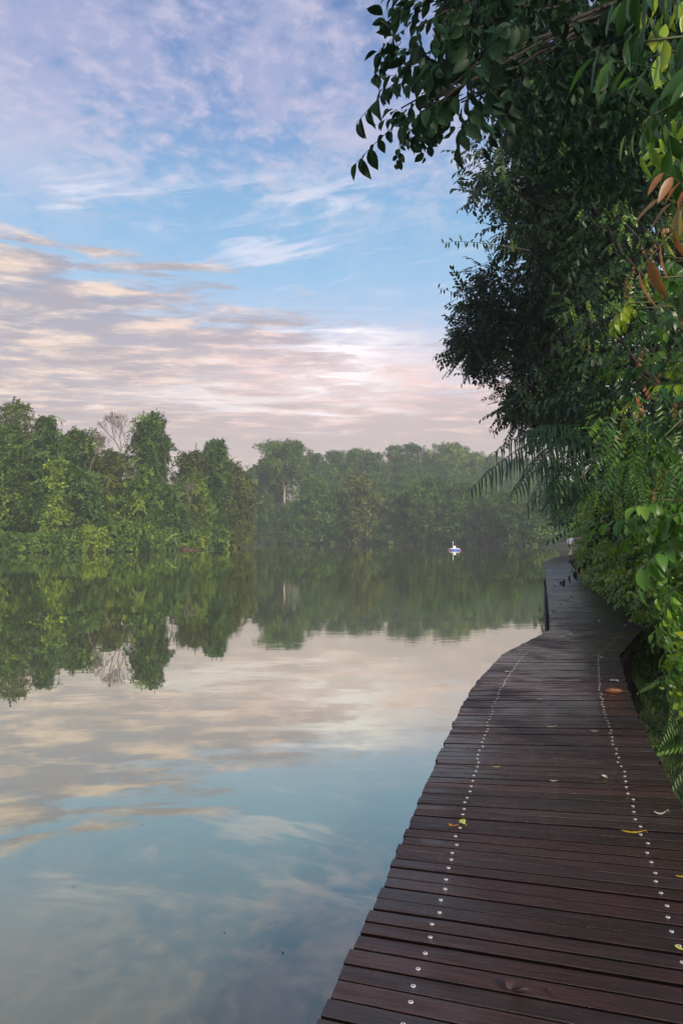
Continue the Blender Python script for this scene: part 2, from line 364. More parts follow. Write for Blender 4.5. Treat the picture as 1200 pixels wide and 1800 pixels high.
gx,gy=np.meshgrid(xs,ys); gz=height(gx,gy); V=np.stack([gx,gy,gz],-1).reshape(-1,3)
nx,ny=len(xs),len(ys); ii,jj=np.meshgrid(np.arange(nx-1),np.arange(ny-1)); b0=(jj*nx+ii).ravel()
Lp=np.stack([b0,b0+1,b0+nx+1,b0+nx],-1).ravel()
me=raw_mesh('ground',V,Lp,np.full(len(b0),4),smooth=True)
m,T,o_=mat('forest_soil'); b=T.new('ShaderNodeBsdfPrincipled'); T.l.new(b.outputs[0],o_.inputs[0]); tcn=T.new('ShaderNodeTexCoord')
n1=T.noise(tcn.outputs['Object'],.35,6,.6); n2=T.noise(tcn.outputs['Object'],4,6,.7)
c=T.ramp(n1,[(.3,(.012,.018,.007)),(.55,(.022,.036,.010)),(.75,(.035,.030,.015))]); T.l.new(T.mix(T.ss(n2,.3,.8),c,(.03,.022,.014,1)),b.inputs['Base Color']); b.inputs['Roughness'].default_value=.95
me.materials.append(m); g=bpy.data.objects.new('ground',me); link(g); tag(g,kind='structure')
# water
V=[(-700,-300,0),(700,-300,0),(700,900,0),(-700,900,0)]
me=bpy.data.meshes.new('water'); me.from_pydata(V,[],[(0,1,2,3)]); wo=bpy.data.objects.new('water',me); link(wo); tag(wo,kind='structure')
m,T,o_=mat('lake_water'); tcn=T.new('ShaderNodeTexCoord'); ob=tcn.outputs['Object']
dif=T.new('ShaderNodeBsdfDiffuse'); dif.inputs[0].default_value=(.115,.135,.090,1)
gl=T.new('ShaderNodeBsdfGlossy'); gl.inputs['Color'].default_value=(.94,.94,.82,1); gl.inputs['Roughness'].default_value=.004
lw=T.new('ShaderNodeLayerWeight'); lw.inputs[0].default_value=.5
cu=T.new('ShaderNodeFloatCurve'); T.l.new(lw.outputs['Facing'],cu.inputs[1])
cv=cu.mapping.curves[0]; cv.points[0].location=(0,.04); cv.points[1].location=(1,.96)
for p_ in ((.4,.14),(.55,.30),(.7,.56),(.8,.72),(.92,.88)): cv.points.new(*p_)
cu.mapping.update()
n1=T.noise(T.mapping(ob,(.5,1.1,1)),.55,3,.5,.4); n2=T.noise(T.mapping(ob,(1,2.2,1)),2.2,3,.5)
wp=T.noise(T.mapping(ob,(.03,.05,1)),1,2,.5)
hsum=T.m('ADD',T.m('MULTIPLY',n1,.045),T.m('MULTIPLY',T.m('MULTIPLY',n2,T.ss(wp,.40,.62)),.026))
bp=T.new('ShaderNodeBump'); bp.inputs['Strength'].default_value=.28; bp.inputs['Distance'].default_value=.20; T.l.new(hsum,bp.inputs['Height'])
T.l.new(bp.outputs[0],gl.inputs['Normal'])
mx=T.new('ShaderNodeMixShader'); T.l.new(cu.outputs[0],mx.inputs[0]); T.l.new(dif.outputs[0],mx.inputs[1]); T.l.new(gl.outputs[0],mx.inputs[2]); T.l.new(mx.outputs[0],o_.inputs[0])
me.materials.append(m)
# ------------------------------------------------------------------ boardwalk
edge=[((470,2010),(1700,2300)),((560,1800),None),((608,1690),None),((655,1592),None),((685,1527),None),((735,1408),None),((770,1330),None),((806,1250),(1117,1251)),((836,1200),(1100,1200)),((882,1150),(1088,1152)),
      ((966,1107),(1128,1107)),((963,1065),(1088,1067)),((960,1030),(1041,1031)),((957,1004),(1013,1004.5)),((955,987.5),(997.5,986.5)),((970,981.5),(1006,980.8)),((984,977.6),(1013,976.5)),((998,973.4),(1026,972.8))]
Lk=[onz(*e[0]) for e in edge]
angs={1:20,2:18.5,3:17.5,4:16.5,5:9.5,6:5,7:0.3}
Rk=[]
for i,(l,r) in enumerate(edge):
    if i==0: Rk.append(None); continue
    if r is not None: Rk.append(onz(*r)); continue
    W_=1.60; Rk.append(None)
    a=R_(angs[i]); # intersect plank line with the right edge line (1200,1430)-(1088,1155)
    q0=onz(1117,1251); q1=onz(1200,1425); dq=q1-q0; dl=np.array([math.cos(a),-math.sin(a)])
    A2=np.array([[dl[0],-dq[0]],[dl[1],-dq[1]]]); s_=np.linalg.solve(A2,(q0-Lk[i])[:2]); Rk[i]=np.array([*(Lk[i][:2]+dl*s_[0]),DECK])
# extend towards and behind the photographer
dL=Lk[1]-Lk[3]; dR=Rk[1]-Rk[3]; dd=nrm((dL+dR)/2)
Lk[0]=Lk[1]+dd*.8; Rk[0]=Rk[1]+dd*.8
Lk=[Lk[0]+dd*3.2]+Lk; Rk=[Rk[0]+dd*3.2]+Rk
# far continuation behind the foliage
e_=np.array([9,11,0]); Lk.append(Lk[-1]+e_); Rk.append(Rk[-1]+e_)
Lk=np.array(Lk);Rk=np.array(Rk); mid=(Lk+Rk)/2; sl=np.concatenate([[0],np.cumsum(np.linalg.norm(np.diff(mid,axis=0),axis=1))])
def deck_at(s): return (np.array([np.interp(s,sl,Lk[:,k]) for k in range(3)]),np.array([np.interp(s,sl,Rk[:,k]) for k in range(3)]))
bw=empty('boardwalk',(0,0,0)); tag(bw,'dark wet timber boardwalk of crosswise planks winding right beside the lake','boardwalk')
pitchp=.116; s=0.; V=[];Fc=[];UV=[];PR=[]; screws=[]; k=0
r=random.Random(3)
while s<sl[-1]-.2:
    wd=pitchp*r.uniform(.93,1.07); gap=r.choice([.011,.013,.015,.018]) if r.random()<.88 else .024
    a0,b0_=deck_at(s+gap/2); a1,b1=deck_at(s+wd-gap/2)
    ea=r.uniform(-.010,.012); eb=r.uniform(-.012,.012); dz=r.uniform(-.0025,.0025)
    ax=nrm(b0_-a0); a0=a0-ax*ea;a1=a1-ax*ea;b0_=b0_+ax*eb;b1=b1+ax*eb
    TK=.035; bv=.0022; fw=nrm(a1-a0)
    top=DECK+dz; o=len(V)
    cs=lambda A0,A1:[np.array([*A0[:2],top-TK]),np.array([*A0[:2],top-bv]),np.array([*(A0+fw*bv)[:2],top]),np.array([*(A1-fw*bv)[:2],top]),np.array([*A1[:2],top-bv]),np.array([*A1[:2],top-TK])]
    V+=cs(a0,a1)+cs(b0_,b1); L_=float(np.linalg.norm(b0_-a0)); pr=r.random()
    for q in range(6):
        i0,i1=q,(q+1)%6; Fc.append((o+i0,o+i1,o+6+i1,o+6+i0)); vs=[0,.0,.004,.11,.114,.12]
        v0,v1=vs[i0],vs[i1]; UV+=[(0,v0),(0,v1),(L_,v1),(L_,v0)]; PR.append(pr)
    Fc.append(tuple(o+q for q in range(5,-1,-1))); UV+=[(0,.01*q) for q in range(6)]; PR.append(pr)
    Fc.append(tuple(o+6+q for q in range(6))); UV+=[(L_,.01*q) for q in range(6)]; PR.append(pr)
    c0=(a0+a1)/2;c1=(b0_+b1)/2
    for fr in (.185,.82): screws.append((c0+(c1-c0)*(fr+r.uniform(-.004,.004))+fw*r.uniform(-.008,.008),top))
    s+=wd
me=bpy.data.meshes.new('decking'); me.from_pydata([tuple(map(float,v)) for v in V],[],Fc)
uvl=me.uv_layers.new(name='UVMap'); uvl.data.foreach_set('uv',np.array(UV,dtype=np.float32).ravel())
at_=me.attributes.new('plank','FLOAT','FACE'); at_.data.foreach_set('value',np.array(PR,dtype=np.float32)); me.update()
m,T,o_=mat('wet_hardwood'); b=T.new('ShaderNodeBsdfPrincipled'); T.l.new(b.outputs[0],o_.inputs[0])
tcn=T.new('ShaderNodeTexCoord'); pa=T.new('ShaderNodeAttribute',attribute_name='plank').outputs['Fac']; uv=T.new('ShaderNodeUVMap').outputs[0]
su=T.new('ShaderNodeSeparateXYZ'); T.l.new(uv,su.inputs[0])
pv=T.xyz(T.m('MULTIPLY',su.outputs[0],1.0),T.m('MULTIPLY',su.outputs[1],14.0),T.m('MULTIPLY',pa,37.0))
grain=T.noise(T.mapping(pv,(1.3,2.6,1)),2.6,10,.72,.35); blot=T.noise(T.mapping(pv,(1.2,.5,1)),2.2,6,.6)
obn=T.noise(tcn.outputs['Object'],1.1,5,.6); wear=T.noise(T.mapping(pv,(1.5,3,1),loc=(9,3,0)),2.4,7,.7)
cc=T.ramp(pa,[(0,(.026,.013,.011)),(.25,(.060,.027,.022)),(.45,(.042,.024,.022)),(.65,(.085,.038,.030)),(.82,(.060,.046,.042)),(1,(.034,.017,.014))]); cc=T.mix(T.ss(grain,.40,.64),cc,T.mix(1.0,cc,(.30,.28,.30,1),'MULTIPLY'))
cc=T.mix(T.m('MULTIPLY',T.ss(blot,.5,.75),.5),cc,(.075,.042,.034,1))
cc=T.mix(T.m('MULTIPLY',T.ss(wear,.64,.74),.6),cc,(.115,.042,.018,1))
cc=T.mix(T.m('MULTIPLY',T.ss(obn,.55,.68),.55),cc,(.012,.011,.010,1))
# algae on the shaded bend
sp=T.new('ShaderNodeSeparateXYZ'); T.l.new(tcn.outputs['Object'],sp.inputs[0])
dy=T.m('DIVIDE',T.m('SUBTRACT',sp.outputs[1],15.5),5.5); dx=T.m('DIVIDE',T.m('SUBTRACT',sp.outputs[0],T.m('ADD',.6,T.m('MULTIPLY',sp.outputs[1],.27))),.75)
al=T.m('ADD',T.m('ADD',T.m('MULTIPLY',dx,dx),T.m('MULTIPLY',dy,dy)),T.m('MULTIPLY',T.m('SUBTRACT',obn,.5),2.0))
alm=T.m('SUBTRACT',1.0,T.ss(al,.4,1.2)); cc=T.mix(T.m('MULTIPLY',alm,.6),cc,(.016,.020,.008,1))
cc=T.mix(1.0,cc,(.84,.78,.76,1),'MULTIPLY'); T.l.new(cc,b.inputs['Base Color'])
rr=T.m('ADD',.09,T.m('ADD',T.m('MULTIPLY',T.ss(T.m('ADD',T.m('MULTIPLY',blot,.5),T.m('MULTIPLY',obn,.5)),.40,.60),.34),T.m('MULTIPLY',T.ss(grain,.4,.7),.20)))
T.l.new(rr,b.inputs['Roughness']); b.inputs['Specular IOR Level'].default_value=.42; T.l.new(T.m('MULTIPLY',T.m('SUBTRACT',1.0,T.ss(T.m('ADD',T.m('MULTIPLY',blot,.5),T.m('MULTIPLY',obn,.5)),.42,.56)),.38),b.inputs['Coat Weight']); b.inputs['Coat Roughness'].default_value=.13
bp=T.new('ShaderNodeBump'); bp.inputs['Strength'].default_value=.8; bp.inputs['Distance'].default_value=.008; T.l.new(T.m('ADD',grain,T.m('MULTIPLY',blot,.8)),bp.inputs['Height']); T.l.new(bp.outputs[0],b.inputs['Normal'])
me.materials.append(m); me.materials.append(plain('plank_side_shade',(.004,.003,.003),1,spec=0)); mi=np.ones(len(me.polygons),dtype=np.int32); mi[2::8]=0; mi[1::8]=0; mi[3::8]=0; me.polygons.foreach_set('material_index',mi); dk=bpy.data.objects.new('decking',me); link(dk,bw)  # near-black plank sides: shade of the gaps is painted into their colour
M['beam']=plain('dark_beam',(.016,.012,.011),.75,noise=.3)
M['steel']=plain('zinc_washer',(.56,.56,.55),.5,metal=0,noise=.05); M['hole']=plain('screw_recess',(.05,.05,.05),.6)
# screws : the hundred that show largest are parts, the rest one part
proto=None; vis=[q for q in screws if q[0][1]>2.2]
def screw_mb(mb,c,top):
    mb.lathe((c[0],c[1],top),[(.0105,.0),(.0100,.0018),(.0042,.0018),(.0034,.0006)],14)
rest=MB()
for q,(c,top) in enumerate(vis):
    if q<100:
        if proto is None:
            mb=MB(); screw_mb(mb,(0,0),0) if False else mb.lathe((0,0,0),[(.0095,0),(.0090,.0020),(.0044,.0020),(.0038,.0004)],14); proto=mb.build('screw',M['steel'],bw,True)
            proto.data.materials.append(M['hole']); [setattr(proto.data.polygons[q_],'material_index',1) for q_ in list(range(28,42))+[len(proto.data.polygons)-1]]
            o=proto
        else: o=proto.copy(); link(o,bw)
        o.location=(c[0],c[1],top)
    elif c[1]<40: rr_=.0095 if c[1]<11 else .004; rest.lathe((c[0],c[1],top),[(rr_,0),(rr_*.95,.0022)],6)
o=rest.build('screw_row',M['steel'],bw); o['kind']='stuff'
# fascia boards, bearers and piles
fa=MB(); 
for side,K_ in((0,Lk),(1,Rk)):
    for i in range(len(K_)-1):
        p0,p1=K_[i],K_[i+1]; d=nrm(p1-p0); nn=np.array([d[1],-d[0],0])*(1 if side==0 else -1)*.05
        a_,b_=p0+nn,p1+nn; th=np.array([d[1],-d[0],0])*(1 if side==0 else -1)*.045; z0,z1=DECK-.039,DECK-.24
        V=[(*a_[:2],z0),(*b_[:2],z0),(*(b_+th)[:2],z0),(*(a_+th)[:2],z0),(*a_[:2],z1),(*b_[:2],z1),(*(b_+th)[:2],z1),(*(a_+th)[:2],z1)]
        f=MB(); f.add(V,[(0,1,2,3),(7,6,5,4),(0,4,5,1),(1,5,6,2),(2,6,7,3),(3,7,4,0)]); f.build('edge_beam',M['beam'],bw)
s=.6
while s<sl[-1]:
    a_,b_=deck_at(s); ax=nrm(b_-a_)
    mb=MB(); mb.tube([a_+ax*.12-[0,0,.33],b_-ax*.12-[0,0,.33]],.065,4); mb.build('bearer',M['beam'],bw)
    for p in (a_+ax*.25,b_-ax*.25):
        mb=MB(); mb.tube([(p[0],p[1],-1.7),(p[0],p[1],DECK-.25)],.085,9); mb.build('pile',M['beam'],bw)
    s+=3.0
# dark skirt board closing the lakeward side of the second reach
f0,f1=onz(966,1107),onz(958.7,1018); d=nrm(f1-f0); nn=np.array([-d[1],d[0],0])*.03
mb=MB()
V=[f0+nn-[0,0,.26],f1+nn-[0,0,.26],f1+nn*2.2-[0,0,.26],f0+nn*2.2-[0,0,.26]]; V=V+[v-np.array([0,0,.50]) for v in V]
mb.add(V,[(0,1,2,3),(7,6,5,4),(0,4,5,1),(1,5,6,2),(2,6,7,3),(3,7,4,0)]); mb.build('skirt_board',M['beam'],bw)
# ------------------------------------------------------------------ litter on the boards
def fallen(name,px,py,L,W,rz,m,label,curl=.25,lift=.012,fold=.35,group=None,twist=0.,cat='leaf'):
    p=onz(px,py); ts=np.linspace(0,1,9); V=[]
    for t_ in ts:
        w_=W/2*math.sin(PI*min(1,max(0,.04+.93*t_)))**.75; z=curl*L*(2*t_-1)**2+.003; a=twist*(t_-.5)
        for sgn in(-1,0,1): V.append((sgn*w_*math.cos(a*sgn+ .2),(t_-.5)*L,z+abs(sgn)*w_*fold+sgn*w_*math.sin(a)))
    Fc=[(3*k,3*k+1,3*k+4,3*k+3) for k in range(8)]+[(3*k+1,3*k+2,3*k+5,3*k+4) for k in range(8)]
    mb=MB().add(V,Fc); mb.tube([(0,-L/2,V[1][2]),(W*.1,-L/2-L*.12,V[1][2]+.004),(W*.2,-L/2-L*.2,.004)],.0012,4)
    me_=bpy.data.meshes.new(name); me_.from_pydata(mb.v,[],mb.f); me_.materials.append(m)
    me_.polygons.foreach_set('use_smooth',np.ones(len(me_.polygons),dtype=bool))
    o=bpy.data.objects.new(name,me_); link(o); o.location=(p[0],p[1],DECK+.004+lift*0); o.rotation_euler=(0,0,rz)
    sm=o.modifiers.new('s','SOLIDIFY'); sm.thickness=.0008
    return tag(o,label,cat,group)
ly=plain('yellow_leaf',(.52,.33,.03),.5,noise=.3,scale=30); lg=plain('lime_leaf',(.50,.52,.10),.5,noise=.3,scale=30)
lo=plain('orange_leaf',(.42,.16,.02),.45,noise=.35,scale=25); lb=plain('brown_leaf',(.040,.025,.022),.6,noise=.4,scale=30); lp=plain('pale_leaf',(.62,.60,.45),.5,noise=.15)
fallen('fallen_leaf',1110,1466,.115,.028,R_(82),ly,'long yellow curled leaf lying on the planks by the right screw row',.10)
fallen('fallen_leaf',1160,1433,.080,.026,R_(100),lp,'pale yellow curled leaf resting near the right edge of the boardwalk',.22,twist=.8)
fallen('fallen_leaf',811,1450,.055,.040,R_(20),lg,'small lime leaf folded upright beside the left screw row',.15,fold=1.1)
fallen('fallen_leaf',795,1454,.045,.022,R_(70),lo,'tiny amber crumpled leaf next to the lime leaf',.2,twist=1)
fallen('fallen_leaf',1061,1368,.045,.028,R_(10),lp,'cream half folded leaf standing out on the mid planks',.2,fold=.8)
fallen('fallen_leaf',870,1350,.045,.016,R_(85),lg,'small green leaf lying on the left part of the planks',.08)
fallen('fallen_leaf',971,1375,.040,.018,R_(70),lp,'small tan leaf in the middle of the planks beyond the yellow leaf',.15)
fallen('fallen_leaf',961,1465,.040,.020,R_(60),lb,'small dark curled leaf fragment mid deck between the screw rows',.2)
fallen('fallen_leaf',908,1748,.085,.048,R_(60),lb,'large dead dark crumpled leaf on the nearest planks',.22,twist=1.6,fold=.8)
fallen('fallen_leaf',966,1747,.026,.018,R_(10),lb,'small dark dead scrap right of the crumpled leaf on near planks',.25,twist=1)
fallen('fallen_leaf',1196,1544,.05,.02,R_(80),ly,'yellow leaf cut by the right border of the view',.1)
fallen('fallen_leaf',1192,1670,.04,.02,R_(20),lg,'small lime leaf at the right border beside the near screws',.1)
fallen('fallen_leaf',948,1231,.06,.03,R_(80),lp,'pale curled leaf on the planks left of the brown pod',.15)
fallen('fallen_leaf',967,1279,.07,.018,R_(85),lp,'slender tan leaf lying across one plank in mid deck',.08)
fallen('fallen_leaf',1043,1287,.04,.02,R_(60),lp,'small pale scrap left of the right screw row',.2)
fallen('fallen_leaf',891,1182,.06,.03,R_(40),lp,'white scrap left of the left screw row near the bend',.2)
fallen('fallen_leaf',1057,1157,.05,.03,R_(20),lp,'white petal like scrap just before the bend of the boardwalk',.3)
fallen('fallen_leaf',1075,1122,.24,.016,R_(92),ly,'long straw coloured strip lying across the deck at the bend',.03)
# seed pod
pod=plain('brown_pod',(.13,.050,.014),.5,noise=.4,scale=25); p=onz(1078,1219); mb=MB(); prof=[(.001,0),(.018,.02),(.029,.06),(.031,.10),(.026,.145),(.015,.175),(.004,.195)]
mb.lathe((0,0,0),prof,12); mb.tube([(0,0,.19),(.006,0,.225),(.004,.004,.25)],[.004,.003,.002],6)
o=mb.build('seed_pod',pod,None,True); o.scale=(1,.8,1); o.rotation_euler=(0,PI/2,R_(-4)); o.location=(p[0]-.10,p[1],DECK+.028); tag(o,'brown glossy rolled leaf like pod lying across the boards near the right edge','seed pod')
# paper slip
p=onz(1079,1197); M['paper']=plain('white_paper',(.80,.78,.80),.6,noise=.05); pk=plain('pink_print',(.62,.40,.50),.6)
mb=MB(); V=[]; 
for i in range(5):
    for j in range(3): V.append((i*.022-.044,j*.036-.036,.006+.006*math.sin(i*1.2+j)))
mb.add(V,[(i*3+j,(i+1)*3+j,(i+1)*3+j+1,i*3+j+1) for i in range(4) for j in range(2)])
root=empty('paper_slip',(p[0],p[1],DECK+.003),R_(-4)); tag(root,'small white paper slip lying near the right edge of the planks','paper')
o=mb.build('sheet',M['paper'],root); o.modifiers.new('s','SOLIDIFY').thickness=.0006
mb=MB(); mb.box((-.006,-.004,.0165),(.030,.024,.001)); mb.build('printed_patch',pk,root)
# small pale leaves on the far reach
spots=[(988,1028,0),(975,1027,0),(977,1032,1),(986,1022,1),(983,1013,1),(1000,1022,0),(1019,1026,2),(1016,1015,2),(1002,1026,2),(996,1033,2),(1023,1036,3),(1008,1041,2),(981,1041,0),(1003,1050,2),(994,1055,1),
 (984,1062,0),(1040,1052,3),(972,1076,2),(1032,1077,1),(1043,1085,3),(1052,1093,0),(1039,1102,3),(1002,1116,0),(988,1121,0),(1032,1117,3),(1016,1108,2),(1096,1110,2),(1106,1092,1),(1080,1080,2),(1063,1069,2),(1098,1101,0),(973,1030,1),(966,1034,1),(1074,1111,2),(1028,1060,2),(1018,1068,1),(1047,1066,3)]
protos=[]
for px,py,k in spots:
    if k>=len(protos) or not protos or protos[k] is None:
        while len(protos)<=k: protos.append(None)
        o=fallen('small_fallen_leaf',px,py,.085 if k!=0 else .07,.05,r.uniform(0,6.28),[M['paper'],lp,lb,ly][k],'x',.2,fold=.7); protos[k]=o
    else: o=protos[k].copy(); link(o); p=onz(px,py); o.location=(p[0],p[1],DECK+.004); o.rotation_euler=(0,0,r.uniform(0,6.28))
    s_=r.uniform(.8,1.3); o.scale=(s_,s_,s_)
    tag(o,['tiny white fallen petal among the litter on the far deck','tiny pale cream fallen leaf among the litter on the far deck','tiny dark brown fallen leaf among the litter on the far deck','tiny yellow fallen leaf among the litter on the far deck'][k],'leaf',['tiny white petals scattered on the far deck','tiny cream leaves scattered on the far deck','tiny dark leaves scattered on the far deck','tiny yellow leaves scattered on the far deck'][k])
# ------------------------------------------------------------------ far trees
TUFT=[far_tuft(12,.55,.40,s) for s in range(5)]
TUFTB=[far_tuft(11,.95,.62,s+9) for s in range(5)]
DRAPE=[]
for s in range(3):
    r_=random.Random(s+40); parts=[]
    for i in range(14):
        z=-.16*i; p=np.array([r_.uniform(-.12,.12),.3+r_.uniform(-.1,.1),z]); ax=nrm(np.array([r_.uniform(-.7,.7),.5,-.9])); l=r_.uniform(.28,.45)
        sd_=nrm(np.cross(ax,(0,1,.3))); parts.append(([p,p+ax*l*.5-sd_*l*.25,p+ax*l,p+ax*l*.5+sd_*l*.25],[(0,1,2,3)],r_.uniform(-.1,.12)))
    DRAPE.append(pack(parts))
PROF={'column':lambda t:(.80+.25*math.sin(t*7))*(1-.5*t) if t<.93 else .25,
 'round':lambda t:0 if t<.18 else (1-((t-.55)/.47)**2)**.5 if abs(t-.55)<.47 else .2,
 'skirt':lambda t:(.95-.12*t)*(1-max(0,(t-.55)/.5)**2)**.5 if t<1.04 else .1,
 'umbrella':lambda t:0 if t<.60 else (.55+.45*math.sin(PI*min(1,(t-.60)/.40*.8+.1))),
 'tower':lambda t:.9-.9*t if t<.35 else (.55+.3*math.sin((t-.35)*5) if t<.62 else 1.0-2.6*max(0,t-.8)),
 'slope':lambda t:1.0*(1-t**1.7)+.1,
 'loose':lambda t:0 if t<.3 else .4+.6*math.sin(PI*min(1,(t-.3)/.72))}
def make_tree(name,label,x,y,H,R,prof,mtl,tint=(.45,.16),big=False,group=None,dens=None,trunkm=None,cat='tree',cn=None,seed=None,tr=None,crs=1.0,open_=0.):
    z0=float(height(x,y)); root=empty(name,(x,y,z0)); tag(root,label,cat,group)
    f=PROF[prof]; cl=[]; lean=rng.normal(0,.03,2)*H
    rc=max(.8,min(R*.29,1.7))*crs; levels=max(5,int(H/(rc*.9))); lob=rng.uniform(0,6.28,3)
    for i in range(levels):
        t_=(i+.6)/levels; rr=f(t_)*R
        if rr<=0: continue
        cx,cy=lean*t_
        n=max(1,int(2*PI*rr/(rc*1.38))) if rr>rc*.6 else 1
        ph=rng.uniform(0,6.28)
        for q in range(n):
            if rng.random()<open_: continue
            a=ph+2*PI*q/n+rng.normal(0,.22); d=max(0,rr-rc*.55)*rng.uniform(.50,1.22)*(1+.25*math.sin(2*a+lob[0]+t_*5)+.14*math.sin(3*a+lob[1]-t_*8)) if n>1 else rng.uniform(0,rr*.5)
            cl.append((np.array([cx+d*math.cos(a),cy+d*math.sin(a),H*t_+rng.normal(0,rc*.45)-rc*.15]),rc*rng.uniform(.42,1.3)*np.array([1,1,rng.uniform(.6,.95)])))
        if rr>2.2*rc: cl.append((np.array([cx,cy,H*t_]),rc*np.array([1.3,1.3,1.0])))
    for c,rr in cl: c[2]=min(c[2],H*rng.uniform(.93,1.0)-rr[2]*.85)
    for q in range(14): a=rng.uniform(0,6.28); t_=rng.uniform(.8,.97); d=max(f(t_),.25)*R*rng.uniform(.2,1.15); cl.append((np.array([lean[0]+d*math.cos(a),lean[1]+d*math.sin(a),H*(t_+.03)-.2]),np.array([1,1,.8])*rc*rng.uniform(.25,.5)))
    dn=dens or (1.15 if not big else .50)
    ls=rng.uniform(.75,1.4); data=scatter(cl,TUFTB if big else TUFT+DRAPE[:1],dn*1.15/ls**1.7,tint=tint,ctint=.22,sc=(.55*ls,1.2*ls),zb=.6,shell=(.6,1.08),nw=(1.0,.22,.45))
    leaf_obj('crown',data,M[mtl],root)
    mb=MB(); tr=tr or H*.013+.08; top=H*(.8)
    tp=[np.array([lean[0]*u,lean[1]*u,-.4+top*u])+np.array([rng.normal(0,.12),rng.normal(0,.12),0])*(u>0) for u in np.linspace(0,1,7)]
    mb.tube(tp,[tr*(1.25-.85*u) for u in np.linspace(0,1,7)],8)
    up=[c for c,_ in cl if c[2]>H*.35]
    for q in range(min(9,len(up))):
        c=up[int(rng.integers(len(up)))]; u=min(.95,max(.3,(c[2]-rc*1.2)/top)); k=int(u*6); s0=tp[k]
        mb.tube(limb_pts(s0,c,.08,4),[tr*.5,tr*.4,tr*.3,tr*.2,tr*.1],5)
    mb.build('trunk',M[trunkm or 'bark'],root,True)
    return root
def place(px,D): return (px-600)/F*D
def T_(name,label,px,D,top,wpx,prof,mtl,**k):
    need=.75 if k.get('cat')!='shrub' else .12; D0=D
    while height(place(px,D),D)<need and D<D0+22: D+=.5
    x=place(px,D); z0=float(height(x,D)); H=(HY-top)/F*D+CAMZ-z0; R=wpx/2/F*D
    return make_tree(name,label,x,D,H,R,prof,mtl,**k)
G='trees lining the left bank'
left=[
 ('broadleaf_tree','loose open crowned tree rising at the far left edge behind the dense canopy',22,132,702,78,'loose','far_olive',dict(dens=.45,open_=.35,crs=.7)),
 ('broadleaf_tree','dense rounded green tree at the extreme left edge of the left bank',10,118,745,110,'skirt','far_warm',{}),
 ('vine_clad_tree','narrow vine clad column of foliage, left of the bare tree on the left bank',84,116,728,52,'tower','far_deep',dict(tint=(.5,.2),crs=.8)),
 ('vine_clad_tree','bright yellow green creeper column just right of the narrow dark column',96,112,806,44,'column','far_warm',dict(tint=(.78,.15))),
 ('broadleaf_tree','bushy tree with flat low crown left of the bare pinkish tree',140,128,752,92,'skirt','far_warm',dict(tint=(.4,.16))),
 ('broadleaf_tree','olive rounded tree in front of the bare pinkish tree',196,126,792,84,'skirt','far_olive',dict(tint=(.5,.16))),
 ('vine_clad_tree','tallest vine draped tower of foliage, right of the bare tree',262,132,723,72,'tower','far_warm',dict(tint=(.36,.17))),
 ('broadleaf_tree','low green tree filling the foot of the tall vine draped tower',238,122,846,90,'skirt','far_warm',dict(tint=(.5,.16))),
 ('broadleaf_tree','rounded olive brown tree between the vine draped tower and the slim pointed tree',332,140,790,74,'skirt','far_olive',dict(tint=(.45,.16))),
 ('broadleaf_tree','slim pointed tree with tufted top near the right end of the left bank',374,146,771,50,'tower','far_deep',dict(tint=(.62,.16),crs=.8)),
 ('broadleaf_tree','yellowish low tree directly in front of the slim pointed tree',346,134,838,62,'skirt','far_warm',dict(tint=(.62,.16))),
 ('broadleaf_tree','olive sloping tree stepping down right of the slim pointed tree',404,156,808,62,'skirt','far_olive',dict(tint=(.45,.14))),
 ('broadleaf_tree','drooping brownish tree at the tip of the left bank beside open water',426,160,842,44,'skirt','far_olive',dict(tint=(.42,.14))),
 ('broadleaf_tree','mid green tree filling the gap at the left edge below the loose crown',48,122,792,90,'skirt','far_warm',dict(tint=(.48,.17))),
 ('broadleaf_tree','shadowy green tree between the bright creeper column and the olive tree',150,119,832,80,'skirt','far_deep',dict(tint=(.7,.17))),
 ('broadleaf_tree','deep green tree wedged between the tall tower and the rounded olive brown tree',300,130,852,62,'skirt','far_deep',dict(tint=(.6,.17))),
]
for n_,lab,px,D,top,wpx,pf,mt,kw in left: T_(n_,lab,px,D,top,wpx,pf,mt,group=G,**kw)
# forest standing behind the first rank on the left bank : trunks and crowns nobody could count
def filler(name,spec,mtl,big,label,cat,shore=False):
    root=empty(name,(spec[0][0],spec[0][1],float(height(spec[0][0],spec[0][1])))); 
    cl=[]; mb=MB(); o0=np.array([*root.location])
    for x,y,H,R in spec:
        while shore and height(x,y)<.25 and y<300: y+=.5
        z=float(height(x,y))
        for q in range(max(8,int(H*R*.22))):
            t_=rng.uniform(.05,.95); a=rng.uniform(0,6.28); d=R*rng.uniform(.2,.9)*(1-.4*t_*t_)
            cl.append((np.array([x+d*math.cos(a),y+d*math.sin(a),z+H*t_])-o0,rng.uniform(1.1,2.0)*np.array([1,1,.85])))
        mb.tube([np.array([x,y,z-.3])-o0,np.array([x,y,z+H*.8])-o0],[.28,.1],6)
    data=scatter(cl,TUFTB if big else TUFT,.42 if big else .9,tint=(.35,.15),ctint=.12)
    o=leaf_obj(name,data,M[mtl],None); o.location=root.location; bpy.data.objects.remove(root)
    t0=mb.build('trunks',M['bark'],o); tag(o,kind='stuff'); o['label']=label; o['category']=cat
    return o
filler('woodland',[(place(px,D),D,(HY-tp)/F*D+1,4.5) for px,D,tp in [(-60,128,775),(-20,136,780),(30,140,775),(75,140,800),(120,142,790),(165,145,790),(205,145,812),(245,150,806),(290,152,828),(330,156,828),(370,162,836),(400,168,846),(-110,120,765),(-160,115,765)]],'far_deep',False,'dark inner woodland behind the first trees of the left bank','woodland')
